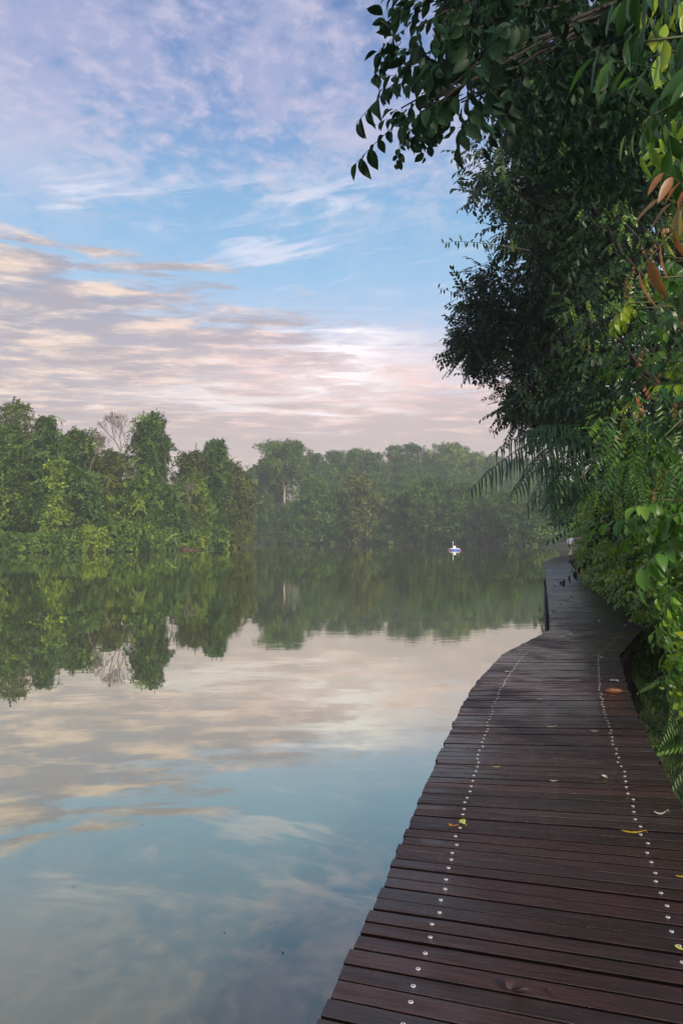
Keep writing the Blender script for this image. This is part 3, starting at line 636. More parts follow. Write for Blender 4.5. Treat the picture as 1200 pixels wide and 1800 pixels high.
# bare tree
def bare_tree(px,D,top,wpx,label,mtl,seed,name='bare_tree',r0=.22,depth=5,group=None,leanx=0,l0=.5):
    r_=random.Random(seed); x=place(px,D); z0=float(height(x,D)); H=(HY-top)/F*D+CAMZ-z0; root=empty(name,(x,D,z0)); tag(root,label,'tree',group)
    mb=MB(); tw=MB()
    def br(p,d,L,r,lv):
        q=p+d*L; (mb if lv<3 else tw).tube([p,(p+q)/2+np.array([r_.uniform(-.05,.05)*L]*3),q],[r,r*.85,r*.66],5 if lv<3 else 3,False)
        if lv>=depth: return
        for k in range(3 if lv>0 else 4):
            nd=nrm(d+np.array([r_.uniform(-.75,.75),r_.uniform(-.75,.75),r_.uniform(-.1,.5)])); br(q,nd,L*r_.uniform(.62,.8),max(r*.58,.028),lv+1)
    L0=H*l0; mb.tube([(0,0,-.3),(leanx*.5,0,L0*.5),(leanx,0,L0)],[r0*1.3,r0*1.1,r0],8)
    br(np.array([leanx,0,L0]),nrm(np.array([leanx*.1,0,1.])),H*(.16 if l0>.4 else .26),r0,0)
    mb.build('trunk',M[mtl],root,True); tw.build('twigs',M[mtl],root)
bare_tree(211,150,720,50,'bare leafless pinkish tree standing above the canopy on the left bank','pinkbark',5,r0=.2)
for k_,(px,D,top,lab) in enumerate([(324,133,842,'thin pale dead stem leaning in front of the rounded olive brown tree'),(386,150,846,'thin dead stem in front of the sloping olive tree on the left bank'),(150,122,748,'wispy dead branch tips above the flat low crown on the left bank')]):
    bare_tree(px,D,top,20,lab,'greybark',31+k_,name='dead_tree',r0=.07,depth=4,leanx=(.8,-.7,.6)[k_])
# shore undergrowth, left bank
i=0
for px,D,top,wpx,mt,tn,lab in [(20,112,938,70,'far_lime',.25,'low bright shrub at the waterline at the left edge'),(70,111,940,60,'far_lime',.35,'low yellow green shrub at the waterline under the narrow column'),
    (118,113,936,56,'far_lime',.2,'low shrub at the waterline left of the feathery bush'),(160,115,930,60,'far_warm',.8,'leafy bank shrub just left of the feathery bush'),
    (222,117,918,90,'far_warm',.45,'rounded feathery grey green bush hanging over the water on the left bank'),(272,122,934,34,'far_lime',.55,'bright broad leaved shrub at the waterline right of the feathery bush'),
    (296,126,930,30,'far_lime',.4,'bright green shrub beside the red soil patch'),(340,132,936,44,'far_warm',.7,'low green shrub right of the red soil patch'),(378,140,930,44,'far_warm',.5,'low olive shrub on the bank below the slim pointed tree'),(412,152,925,40,'far_olive',.5,'low drooping shrub near the tip of the left bank')]:
    x=place(px,D); s_=0
    T_('shrub',lab,px,D-6+.3,top,wpx,'skirt',mt,tint=(tn,.15),cat='shrub',group='shrubs along the left waterline',tr=.05,crs=.6,dens=2.6)
# red soil patch
xs_,ys_=place(318,128),128
sy=0
while height(xs_,ys_+sy)<.1 and sy<12: sy+=.5
mb=MB(); V=[(xs_,ys_+sy+.8,.75)]; n=14
for q in range(n):
    a=2*PI*q/n; V.append((xs_+2.9*math.cos(a)*rng.uniform(.85,1.1),ys_+sy+.5+1.7*math.sin(a),.02+.25*max(0,math.sin(a))))
mb.add(V,[(0,1+q,1+(q+1)%n) for q in range(n)]); o=mb.build('bare_soil',plain('red_soil',(.12,.05,.032),.9,noise=.3,scale=2)); tag(o,kind='structure')
# ------------------------------------------------------------------ far shore
G='trees lining the far shore'
back=[
 ('tall_tree','tallest far shore tree with umbrella crown over a pale bare trunk',503,228,774,92,'umbrella','far_deep',dict(tint=(.75,.15),trunkm='palebark',tr=.30)),
 ('broadleaf_tree','small crowned tree at the left end of the far shore',446,232,822,40,'round','far_deep',dict(tint=(.6,.15))),
 ('broadleaf_tree','low dark tree at the left end of the far waterline',462,231,868,56,'skirt','far_deep',dict(tint=(.5,.15))),
 ('broadleaf_tree','dark tree hiding the foot of the pale trunk on the far shore',516,226,884,60,'skirt','far_deep',dict(tint=(.6,.15))),
 ('broadleaf_tree','mid green far shore tree right of the pale trunk',556,228,836,62,'skirt','far_deep',dict(tint=(.8,.15))),
 ('broadleaf_tree','dark broad far shore tree left of the small lime tree',590,224,868,66,'skirt','far_deep',dict(tint=(.6,.15))),
 ('broadleaf_tree','rounded olive topped far shore tree above the small lime tree',640,230,833,66,'skirt','far_olive',dict(tint=(.5,.15))),
 ('broadleaf_tree','small bright lime tree at the far waterline',670,205,914,42,'skirt','far_lime',dict(tint=(.35,.15),crs=.8,tr=.1)),
 ('broadleaf_tree','shadowy far shore tree right of the small lime tree',706,222,868,56,'skirt','far_deep',dict(tint=(.55,.15))),
 ('broadleaf_tree','pale green drooping tree, left half of the lime mass behind the floating platform',756,218,838,86,'skirt','far_lime',dict(tint=(.15,.13))),
 ('broadleaf_tree','pale green drooping tree, right half of the lime mass behind the floating platform',806,214,846,74,'skirt','far_lime',dict(tint=(.22,.13))),
 ('broadleaf_tree','low green tree at the waterline directly behind the floating platform',786,206,898,54,'skirt','far_warm',dict(tint=(.6,.13))),
 ('broadleaf_tree','far shore tree between the lime mass and the bare grey branches',858,208,868,60,'skirt','far_deep',dict(tint=(.8,.15))),
 ('broadleaf_tree','green tree left of the palm frond tips under the bare grey branches',900,196,862,62,'round','far_warm',dict(tint=(.4,.15))),
 ('broadleaf_tree','spreading low tree overhanging the water below the bare grey branches',912,186,905,80,'skirt','far_warm',dict(tint=(.55,.15))),
 ('broadleaf_tree','green tree at the right end of the far shore behind the walkway end',962,188,880,70,'skirt','far_warm',dict(tint=(.45,.15))),
 ('broadleaf_tree','low bright tree near the waterline left of the walking person',955,176,922,50,'skirt','far_warm',dict(tint=(.75,.13))),
 ('broadleaf_tree','tall green tree beyond the walking person',1010,190,868,80,'skirt','far_deep',dict(tint=(.7,.13))),
]
for n_,lab,px,D,top,wpx,pf,mt,kw in back:
    x=place(px,D); s_=0
    while height(x,D+s_)<.02 and s_<30: s_+=1
    T_(n_,lab,px,D+s_+1,top,wpx,pf,mt,group=G,big=True,**kw)
G='trees on the misty hill'
hill=[('wide crowned hazy tree at the left end of the hill behind the pale trunk',476,300,806,50),('hazy hill tree directly right of the umbrella crown',548,305,796,50),('feathery hazy hill tree with small loose top',586,318,793,44),('rounded hazy hill tree, first of the pair left of the middle of the hill',624,330,788,50),
 ('small hazy hill tree behind the rounded olive topped tree',658,325,797,44),('hazy hill tree with a domed crown left of the twin domes',694,345,783,40),('large domed hazy hill tree, one of the twin domes',726,340,781,50),('low hazy hill tree in the dip between the domes and the broad crown',762,350,798,50),
 ('broad flat crowned hazy tree on the right summit of the hill',796,345,779,66),('hazy hill tree stepping down right of the right summit',836,350,796,56),('faint hazy hill tree just left of the upper palm frond',872,345,802,60),('faint hazy hill tree hidden partly by the palm fronds',915,340,806,60),('dim hazy hill tree behind the palm',960,335,812,60)]
for lab,px,D,top,wpx in hill: T_('broadleaf_tree',lab,px,D,top,wpx*1.15,'round' if rng.random()<.6 else 'skirt','far_deep' if rng.random()<.5 else 'far_warm',group=G,big=True,tint=(.5,.15),crs=1.2)
sp=[]
for D,tp,step in ((262,836,30),(285,822,34),(315,812,38)):
    for px in range(420,1060,step):
        x=place(px+rng.uniform(-8,8),D); z=float(height(x,D)); sp.append((x,D+rng.uniform(-8,8),max(9,(HY-tp-rng.uniform(-8,12))/F*D+CAMZ-z),5.5))
filler('forest',sp,'far_warm',True,'massed hazy forest covering the slope behind the far shore','forest')
sp=[(place(px,D)+0,D,7,4) for px,D in [(440,225),(460,225),(480,225),(505,220),(530,220),(555,215),(580,215),(605,215),(625,212),(650,210),(690,208),(712,205),(735,202),(755,200),(775,195),(800,195),(820,190),(840,190),(860,185),(880,180),(905,175),(930,170),(955,165),(975,160),(990,155)]]
filler('woodland',sp,'far_deep',True,'dark understorey filling the gaps along the far shore','woodland',True)
bare_tree(930,197,884,46,'bare grey forked branches showing on the far shore beneath the palm frond tips','palebark',11,r0=.16,depth=4,leanx=-2.0,l0=.22)
# ------------------------------------------------------------------ floating platform
pf=at(798,966,127); pf=np.array([pf[0],127,0]); root=empty('floating_platform',tuple(pf),R_(8)); root.scale=(.74,.74,.74); tag(root,'blue and orange floating instrument platform with a white mast far out on the lake','platform')
bl=plain('blue_float',(.02,.11,.45),.4); og=plain('orange_float',(.75,.20,.10),.4); wh=plain('white_paint',(.60,.61,.60),.4,noise=.05); bk=plain('black_panel',(.01,.012,.02),.15)
for sy_ in(-.55,.55):
    mb=MB(); mb.tube([(-1.15,sy_,.12),(-1.0,sy_,.12),(1.0,sy_,.12),(1.15,sy_,.12)],[.14,.24,.24,.14],12); mb.build('float',bl,root,True)
    for sx in(-1,1):
        mb=MB(); mb.tube([(sx*1.1,sy_,.13),(sx*1.2,sy_,.13),(sx*1.26,sy_,.13)],[.17,.15,.08],12); mb.build('float_cap',og,root,True)
mb=MB(); mb.box((0,0,.42),(2.0,1.5,.14)); mb.build('deck',wh,root,bevel=.02)
mb=MB(); mb.box((.42,0,.18),(.12,1.66,.2)); mb.build('fender',og,root,bevel=.05)
mb=MB(); mb.box((.05,0,.74),(.50,.45,.50)); mb.build('instrument_box',wh,root,bevel=.03)
mb=MB(); mb.box((.08,-.02,1.14),(.52,.05,.42),Quaternion((1,0,0),R_(-35))); mb.build('solar_panel',bk,root)
mb=MB(); mb.tube([(-.28,0,.48),(-.28,0,1.62)],.055,8); mb.tube([(-.28,0,1.62),(-.28,0,1.95)],.10,8); mb.build('mast',wh,root)
# ------------------------------------------------------------------ person walking away at the end of the boardwalk
pp=onz(1001.5,974.5); sk=plain('skin',(.42,.26,.19),.6,noise=.05); sh=plain('shirt',(.22,.30,.42),.8,noise=.1); st_=plain('shorts',(.03,.035,.05),.8); hr=plain('hair',(.012,.010,.009),.6); so=plain('shoe',(.55,.55,.56),.6)
root=empty('person',(pp[0],pp[1],DECK),R_(-28)); tag(root,'person in light blue shirt and dark shorts walking at the far boardwalk end','person')
def skinned(name,pts,edges,rad,m,parent,lv=2):
    me=bpy.data.meshes.new(name); me.from_pydata(pts,edges,[]); o=bpy.data.objects.new(name,me); link(o,parent)
    sm=o.modifiers.new('k','SKIN'); sm.use_smooth_shade=True
    for i,v in enumerate(me.skin_vertices[0].data): v.radius=(rad[i][0],rad[i][1]) if hasattr(rad[i],'__len__') else (rad[i],rad[i]); v.use_root=(i==0)
    ss=o.modifiers.new('u','SUBSURF'); ss.levels=lv; ss.render_levels=lv; me.materials.append(m); return o
B=[(0,0,.94),(0,0,1.08),(0,0,1.25),(0,.0,1.42),(0,.01,1.50),(0,.02,1.60),(0,.03,1.68),
 (-.10,0,.90),(-.11,.10,.52),(-.10,.02,.10),(-.10,.12,.05),(.10,0,.90),(.10,-.06,.50),(.11,-.30,.16),(.11,-.22,.06),
 (-.19,0,1.40),(-.24,-.06,1.14),(-.24,.02,.90),(-.24,.05,.82),(.19,0,1.40),(.24,.06,1.14),(.24,.20,.94),(.24,.24,.87)]
Ed=[(0,1),(1,2),(2,3),(3,4),(4,5),(5,6),(0,7),(7,8),(8,9),(9,10),(0,11),(11,12),(12,13),(13,14),(3,15),(15,16),(16,17),(17,18),(3,19),(19,20),(20,21),(21,22)]
Rr=[(.15,.11),(.13,.095),(.15,.10),(.15,.09),.055,.085,.075,.085,.055,.035,.035,.085,.055,.035,.035,.055,.042,.03,.028,.055,.042,.03,.028]
body=skinned('body',B,Ed,Rr,sk,root)
skinned('shirt',[(0,0,.93),(0,0,1.08),(0,0,1.25),(0,0,1.41),(-.20,0,1.40),(-.235,-.04,1.22),(.20,0,1.40),(.235,.04,1.22)],[(0,1),(1,2),(2,3),(3,4),(4,5),(3,6),(6,7)],[(.17,.13),(.155,.115),(.17,.12),(.165,.105),.075,.062,.075,.062],sh,root)
skinned('shorts',[(0,0,.96),(-.10,.0,.86),(-.11,.06,.60),(.10,0,.86),(.105,-.04,.60)],[(0,1),(1,2),(0,3),(3,4)],[(.165,.125),.11,.085,.11,.085],st_,root)
mb=MB(); mb.lathe((0,.018,1.60),[(.07,-.02),(.092,.03),(.088,.08),(.06,.125),(.01,.145)],14); mb.build('hair',hr,root,True)
for x_,y_,z_ in((-.10,.05,.04),(.11,-.26,.09)):
    mb=MB(); mb.tube([(x_,y_-.09,z_),(x_,y_+.02,z_+.01),(x_,y_+.13,z_-.01)],[.04,.05,.035],8); mb.build('shoe',so,root,True)
for sx,y_,z_ in((-.24,.055,.80),(.24,.25,.85)):      # hands with fingers
    mb=MB(); mb.tube([(sx,y_-.005,z_+.05),(sx,y_,z_)],[.026,.034],7)
    for q in range(4): mb.tube([(sx,y_-.03+q*.02,z_-.01),(sx-.01*np.sign(sx),y_-.03+q*.02,z_-.05),(sx-.025*np.sign(sx),y_-.03+q*.02,z_-.075-.008*(q in(1,2)))],[.010,.009,.007],5)
    mb.tube([(sx,y_+.03,z_+.02),(sx-.02*np.sign(sx),y_+.05,z_-.02)],[.011,.008],5); mb.build('hand',sk,body)
# ------------------------------------------------------------------ near right-hand vegetation
SP_S=[spray(13,.42,.085,.044,.6,seed=s,spread=.8,twig=False) for s in range(5)]       # small ovate leaves
SP_T=[spray(16,.42,.085,.042,.5,seed=s+20,spread=1.0,twig=False) for s in range(5)]    # tiny leaves
SP_B=[spray(9,.40,.14,.078,.9,fine=True,seed=s+30,spread=.75,curl=.3) for s in range(6)]  # large drooping leaves
SP_L=[spray(4,.26,.20,.062,1.7,fine=True,seed=s+50,spread=.35,curl=.22,wave=.12) for s in range(5)] # very large hanging leaves
SP_M=[spray(7,.30,.105,.050,1.1,fine=True,seed=s+70,spread=.6,curl=.35) for s in range(5)]
PIN=[pinnate(12,.55,.085,.026,.35,.45,seed=s,r0=.003) for s in range(3)]
FERN=[pinnate(16,.60,.10,.020,.3,.6,seed=s+5,r0=.003) for s in range(3)]
def plant(name,label,base,clumps,layers,cat='tree',group=None,trunk=.12,limbs=10,barkm='darkbark',top=None,tn=7):
    """base: world xyz; clumps: list (centre, radius); layers: list (material, templates, density, kwargs)"""
    base=np.array(base,float); root=empty(name,tuple(base)); tag(root,label,cat,group)
    cl=[(np.array(c)-base,r) for c,r in clumps]
    for nm,mt,tp,dn,kw in layers: leaf_obj(nm,scatter(cl,tp,dn,**kw),M[mt],root)
    mb=MB(); top=np.array(top,float)-base if top is not None else np.array([0,0,max(c[2] for c,_ in cl)*.9])
    tp_=[np.array([0,0,-.3])+(top-[0,0,-.3])*u+np.array([rng.normal(0,.03),rng.normal(0,.03),0])*np.linalg.norm(top)*.5*(0<u<1) for u in np.linspace(0,1,tn)]
    mb.tube(tp_,[trunk*(1.2-.85*u) for u in np.linspace(0,1,tn)],8)
    o_=rng.permutation(len(cl))[:limbs]
    for i_ in o_:
        c=cl[i_][0]; k=int(np.clip((c[2]/max(top[2],.1)-.25)*(tn-1),0,tn-2)); mb.tube(limb_pts(tp_[k],c,.06,6,.03),[trunk*.38*(1-.8*u) +.006 for u in np.linspace(0,1,7)],5)
    mb.build('trunk',M[barkm],root,True); return root
def cpx(lst): return [(at(px,py,D),np.array([1,1,.9])*r) for px,py,D,r in lst]
def grid(pxr,pyr,Df,step,rpx,edge=None,jit=.35):
    out=[]
    for py in np.arange(pyr[0],pyr[1],step):
        for px in np.arange(pxr[0],pxr[1],step):
            x=px+rng.uniform(-jit,jit)*step; y=py+rng.uniform(-jit,jit)*step
            if edge is not None and x-rpx*.6<edge(y): continue
            D=Df(x,y)*rng.uniform(.95,1.08); out.append((at(x,y,D),rpx/F*D*rng.uniform(.7,1.15)*np.array([1,1.25,.95])))
    return out
def land(x,y): return (x,y,float(height(x,y)))
# (1) tall dark tree, upper silhouette against the sky
ed=lambda y: float(np.interp(y,[0,100,180,230,300,350,390,430,470],[900,880,850,838,850,862,880,884,884]))
cl=grid((850,1130),(60,470),lambda x,y:21,56,42,ed)+cpx([(868,250,20,.45),(880,330,20,.42),(855,285,19.6,.35),(900,405,20,.5)])
cl+= [(c+np.array([.6,2.2,0]),r*1.2) for c,r in cl[::2]]
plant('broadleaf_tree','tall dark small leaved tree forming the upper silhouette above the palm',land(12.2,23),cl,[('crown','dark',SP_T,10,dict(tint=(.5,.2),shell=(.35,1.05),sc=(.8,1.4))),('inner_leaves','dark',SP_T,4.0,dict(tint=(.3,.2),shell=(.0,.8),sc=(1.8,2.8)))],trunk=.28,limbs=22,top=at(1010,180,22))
# (2) bulging crown reaching furthest left
ed=lambda y: float(np.interp(y,[440,480,520,560,600,640,680,720,760],[900,842,815,818,800,848,872,888,895]))
cl=grid((785,1090),(455,700),lambda x,y:27-(x-780)*.004,48,40,ed)+cpx([(826,580,26.5,.45),(820,520,26.5,.35),(855,480,26.5,.45),(838,612,26.5,.40),(808,577,26.5,.28),(872,655,26.5,.35),(890,690,26.5,.3)])
cl+= [(c+np.array([.5,2.4,0]),r*1.2) for c,r in cl[::2]]
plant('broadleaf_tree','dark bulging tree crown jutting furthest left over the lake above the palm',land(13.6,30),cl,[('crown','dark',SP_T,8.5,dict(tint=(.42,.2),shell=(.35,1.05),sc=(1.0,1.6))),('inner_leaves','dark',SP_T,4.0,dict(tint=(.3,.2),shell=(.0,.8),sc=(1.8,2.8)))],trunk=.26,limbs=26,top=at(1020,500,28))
# thin twigs standing off the silhouette
tw=SP_S
def twig_plant(name,label,pts,D,mt,L,W,n,cat='branch',r=.012):
    P_=[at(x,y,D) for x,y in pts]; o0=P_[-1]; root=empty(name,tuple(o0)); tag(root,label,cat); mb=MB(); Q=[p-o0 for p in P_]
    mb.tube(Q,[r*(.3+.7*i/(len(Q)-1)) for i in range(len(Q))],5); mb.build('stem',M['bark'],root)
    seg=np.cumsum([0]+[np.linalg.norm(Q[i+1]-Q[i]) for i in range(len(Q)-1)]); parts=[]
    for i in range(n):
        u=seg[-1]*(.02+.9*i/n); p=np.array([np.interp(u,seg,[q[k] for q in Q]) for k in range(3)]); ax=np.array([rng.uniform(-.4,.4),rng.uniform(-.5,.5),-1 if i%3 else .6]); pts_,fs=leaf_fine(L*rng.uniform(.7,1.2),W,p,ax,(rng.uniform(-1,1),-1,.3)); parts.append((pts_,fs,rng.uniform(.3,.7)))
    d=pack(parts); leaf_obj('leaves',(d['V'],d['L'],d['S'],d['T']),M[mt],root)
twig_plant('twig','thin leafy twig reaching left from the dark tree above the bulging crown',[(776,428),(800,424),(835,426),(870,430),(930,440)],19,'dark',.17,.05,26)
twig_plant('twig','short thin twig sticking out left of the bulging crown',[(768,506),(785,510),(810,520),(850,540)],26,'dark',.16,.06,14)
twig_plant('twig','small leafy twig on the sky edge just under the large drooping leaves',[(800,292),(815,280),(840,268),(880,262)],17,'dark',.12,.05,20)
# (3) palm with drooping fronds
def palm(name,label,base,crown,fronds,n,L,W,m='palm'):
    base=np.array(base,float); crown=np.array(crown,float); root=empty(name,tuple(base)); tag(root,label,'palm')
    mb=MB(); mb.tube([(0,0,-.3),(crown-base)*.5+[.15,0,0],crown-base],[.13,.11,.09],9); mb.build('trunk',M['bark'],root,True)
    for i,(tip,up) in enumerate(fronds):
        tip=np.array(tip,float); a=crown-base; b_=tip-base; K=14
        ctrl=(a+b_)/2+np.array([0,0,up]); sp_=[(1-u)**2*a+2*u*(1-u)*ctrl+u*u*b_ for u in np.linspace(0,1,K+1)]
        parts=[]; tb=MB(); tb.tube(sp_,[.022*(1-.8*k/K) for k in range(K+1)],5,False); parts.append((tb.v,tb.f,.3))
        for q in range(n):
            u=.10+.89*q/(n-1); k=min(int(u*K),K-1); p=sp_[k]+(sp_[k+1]-sp_[k])*(u*K-k); tg=nrm(sp_[k+1]-sp_[k]); sd_=nrm(np.cross(tg,(0,0,1)))
            for sg in(-1,1):
                l=L*(math.sin(PI*min(1,.22+u*.72))**.55)*rng.uniform(.85,1.1); 
                if rng.random()<.09: continue
                l*=rng.uniform(.7,1.12); d0=nrm(sd_*sg*.8+tg*(.45+.4*u)+np.array([0,0,.12])+rng.normal(0,.13,3))
                P5=[]; 
                for j in range(6):
                    v_=j/5; c=p+d0*l*v_*(1-.35*v_)+np.array([0,0,-1])*l*.75*v_*v_; P5.append(c)
                wd=nrm(np.cross(d0,(0,0,1)))*.0
                nn=nrm(np.cross(d0,tg)); ww=nrm(np.cross(nn,d0))
                pts=[];fs=[]
                for j,c in enumerate(P5):
                    h=W/2*[.5,1,1,.85,.5,.05][j]; pts+=[c-ww*h,c+ww*h]
                for j in range(5): fs.append((2*j,2*j+1,2*j+3,2*j+2))
                parts.append((pts,fs,rng.uniform(.2,.8)))
        d=pack(parts); leaf_obj('frond',(d['V'],d['L'],d['S'],d['T']),M[m],root)
D=13.5
fr=[(at(826,862,15.2),1.1),(at(868,795,15.8),.9),(at(905,865,15.0),1.1),(at(965,885,15.4),.9),(at(1020,880,16),.7),(at(885,825,16.6),1.0),(at(940,700,18.4),.6),(at(940,830,16.2),.9),(at(925,890,17),1.0),(at(985,690,18.2),.5),(at(915,770,17.8),.8)]
palm('palm','arching palm with long drooping comb like fronds leaning over the boardwalk',land(9.4,18.6),at(1070,775,17.4),fr,42,.80,.038)
# (4) creeper clad trees, small glossy leaves, in a row along the bank
edA=lambda y: float(np.interp(y,[120,250,350,450,550,620,700,760,820,900,960],[960,960,985,975,950,925,915,965,1070,1120,1150]))
lay=lambda mt,t,d=3.2: [('crown',mt,SP_S,d,dict(tint=t,shell=(.55,1.08),sc=(.7,1.25),droop=.7))]
cl=grid((910,1090),(180,940),lambda x,y:20.5-max(0,x-960)*.02,58,42,edA)
plant('creeper_clad_tree','furthest creeper clad tree behind and right of the palm fronds',land(10.6,21),cl,lay('mid',(.52,.2),2.6),trunk=.22,limbs=18,top=at(1060,260,19),group='creeper clad trees beside the boardwalk')
cl=grid((1030,1170),(200,900),lambda x,y:14.2-(x-1030)*.008,62,46,lambda y:1010+20*math.sin(y/60))
plant('creeper_clad_tree','middle creeper clad tree with bright lime shoots right of the palm crown',land(8.6,14.6),cl,[('crown','mid',SP_S,3.2,dict(tint=(.50,.2),shell=(.55,1.08),sc=(.7,1.25),droop=.7)),('young_shoots','bright',SP_S,.35,dict(tint=(.80,.15),shell=(.95,1.15),sc=(.6,1.0),droop=.8))],trunk=.2,limbs=18,top=at(1140,260,14.5),group='creeper clad trees beside the boardwalk')
cl=grid((1110,1330),(160,900),lambda x,y:10.2,70,55,lambda y:1085+18*math.sin(y/45))
plant('creeper_clad_tree','nearest creeper clad tree at the right border with mixed dark and rusty leaves',land(7.2,11),cl,[('crown','near',SP_M,3.0,dict(tint=(.36,.2),shell=(.6,1.08),sc=(.8,1.2),droop=.8)),('young_shoots','bright',SP_M,.30,dict(tint=(.66,.2),shell=(.95,1.12),sc=(.6,.95),droop=.9)),('rusty_leaves','rust',SP_M,.10,dict(tint=(.7,.3),shell=(.9,1.08),sc=(.6,.9),droop=1.2))],trunk=.22,limbs=18,top=at(1300,160,11),group='creeper clad trees beside the boardwalk')
# dense dark trees behind, closing the wall of foliage
for (bx,by,lst,lab) in [((13.5),27,[(px,py,27,1.5) for px in(1010,1080,1160,1240) for py in range(120,900,85) if py<(600 if px<1050 else 800 if px<1100 else 900)],'deep shaded tree closing the foliage wall behind the palm'),
     ((13.0),18,[(px,py,16.8,1.3) for px in(1110,1200,1290) for py in range(0,930,90)],'deep shaded tree standing behind the nearest creeper clad tree'),
     ((20.0),46,[(px,py,44,2.0) for px in(1090,1150) for py in range(560,900,70)],'far shaded tree leaning over the end of the boardwalk')]:
    plant('broadleaf_tree',lab,land(bx,by),cpx(lst),[('crown','dark',SP_S,1.7,dict(tint=(.4,.2),shell=(.4,1.05),sc=(1.6,2.6)))],trunk=.3,limbs=16)
# bank growth further to the right
cl=[(np.array([x+rng.uniform(-.6,.6),y+rng.uniform(-.6,.6),z]),rng.uniform(.9,1.4)*np.array([1,1,.9])) for x in (8.2,10.2) for y in np.arange(3,16,1.7) for z in (1.0,2.6,4.2,5.8)]
plant('broadleaf_tree','low shaded bank tree filling the gap behind the near right border shrubs',land(10,9),cl,[('crown','mid',SP_S,2.2,dict(tint=(.4,.2),shell=(.5,1.05),sc=(1.3,2.2)))],trunk=.16,limbs=20)
cl=[(np.array([x+rng.uniform(-.8,.8),y+rng.uniform(-.8,.8),z]),rng.uniform(1.3,1.9)*np.array([1,1,.9])) for x in (13,) for y in np.arange(6,30,2.6) for z in (1.5,4,6.5,9)]
plant('broadleaf_tree','shaded forest edge tree deep behind the creeper clad trees',land(13,16),cl,[('crown','dark',SP_S,1.6,dict(tint=(.5,.2),shell=(.5,1.05),sc=(1.8,2.8)))],trunk=.25,limbs=20)
# (5) hedge of shrubs crowding the landward edge of the boardwalk
lab5=['leafy shrub spilling over dark water beside the nearest right edge of the planks','leafy shrub with ferny drooping fringe right of the white paper slip','dense bright shrub at the right border just before the bend of the boardwalk','rounded shrub touching the outer corner of the bend of the boardwalk',
 'bushy shrub just past the bend of the boardwalk','glossy shrub on the far reach, second past the bend','glossy shrub on the far reach, third past the bend','light green shrub on the far reach, fourth past the bend','light green shrub on the far reach, fifth past the bend','small leaved shrub on the far reach, sixth past the bend',
 'small leaved shrub two before the end of the straight far reach','small leaved shrub just before the end of the straight far reach','shrub beside the dark corner where the boardwalk turns at its far end','shrub right of the walking person']
Ys=[7.0,9.4,12.0,15.2,18.6,22.2,26.2,30.5,35,40,45.5,51,58,68]
for i,(Yc,lab) in enumerate(zip(Ys,lab5)):
    xr=float(np.interp(Yc,Rk[:,1],Rk[:,0])); off={0:1.0,1:1.1,2:1.05,3:.45,7:.4,8:.5,9:.9,10:1.35,11:1.9,12:2.7,13:4.4}.get(i,.22); cl=[]
    hgt=float(np.interp(Yc,[5,10,20,40,70],[2.3,3.0,3.6,4.0,4.6])); dY=(Ys[min(i+1,13)]-Ys[max(i-1,0)])/2*.62
    def edge_x(yy,xr=xr):
        v=max(float(np.interp(yy+dq,Rk[:,1],Rk[:,0])) for dq in (-.3,0,.3)); return max(v,5.15) if 10.9<yy<14.0 else v
    for z in np.arange(.15,hgt,.42):
        for q in range(3+int(dY)):
            rr=rng.uniform(.42,.62)*(1+Yc*.006); lean=-.12*min(z,1.6)+max(0,z-2.0)*.05
            yy=Yc+rng.uniform(-dY,dY); cl.append((np.array([edge_x(yy)+off+rr*.95+lean+rng.uniform(0,.25),yy,z+rng.uniform(-.1,.15)]),np.array([rr,rr*1.1,rr*.85])))
            if q%2==0: yy=Yc+rng.uniform(-dY,dY); cl.append((np.array([edge_x(yy)+off+rr*2.2+lean,yy,z+.2]),np.array([rr,rr,rr])*1.3))
    near=Yc<13
    ly_=[('foliage','hedge' if i>=3 else 'bright',SP_M if Yc<11 else SP_S,4.6 if Yc<20 else (3.4 if Yc<36 else 2.4),dict(tint=(.48 if i<3 else .78,.30),shell=(.6,1.10),sc=(.75,1.2) if near else (1.3,2.1) if Yc<36 else (1.3,1.9),droop=.45,nw=(.9,.3,.5)))]
    if i in(0,1,2): ly_.append(('fern_fringe','bright',FERN+PIN,.5,dict(tint=(.45,.15),shell=(.85,1.02),sc=(.4,.6),droop=.9,out=.5)))
    plant('shrub',lab,(xr+off+1.1,Yc,float(height(xr+off+1.1,Yc))),cl,ly_,cat='shrub',group='shrubs crowding the landward edge of the boardwalk',trunk=.06,limbs=12)
# brown trunk at the walker
x_,y_=onz(1013,974)[0],73.5; x_=place(1013,y_)
make_tree('broadleaf_tree','tree with reddish brown trunk right beside the walking person',x_+.4,y_+.5,9,3.2,'umbrella','mid',tint=(.4,.2),tr=.22,trunkm='redbark')
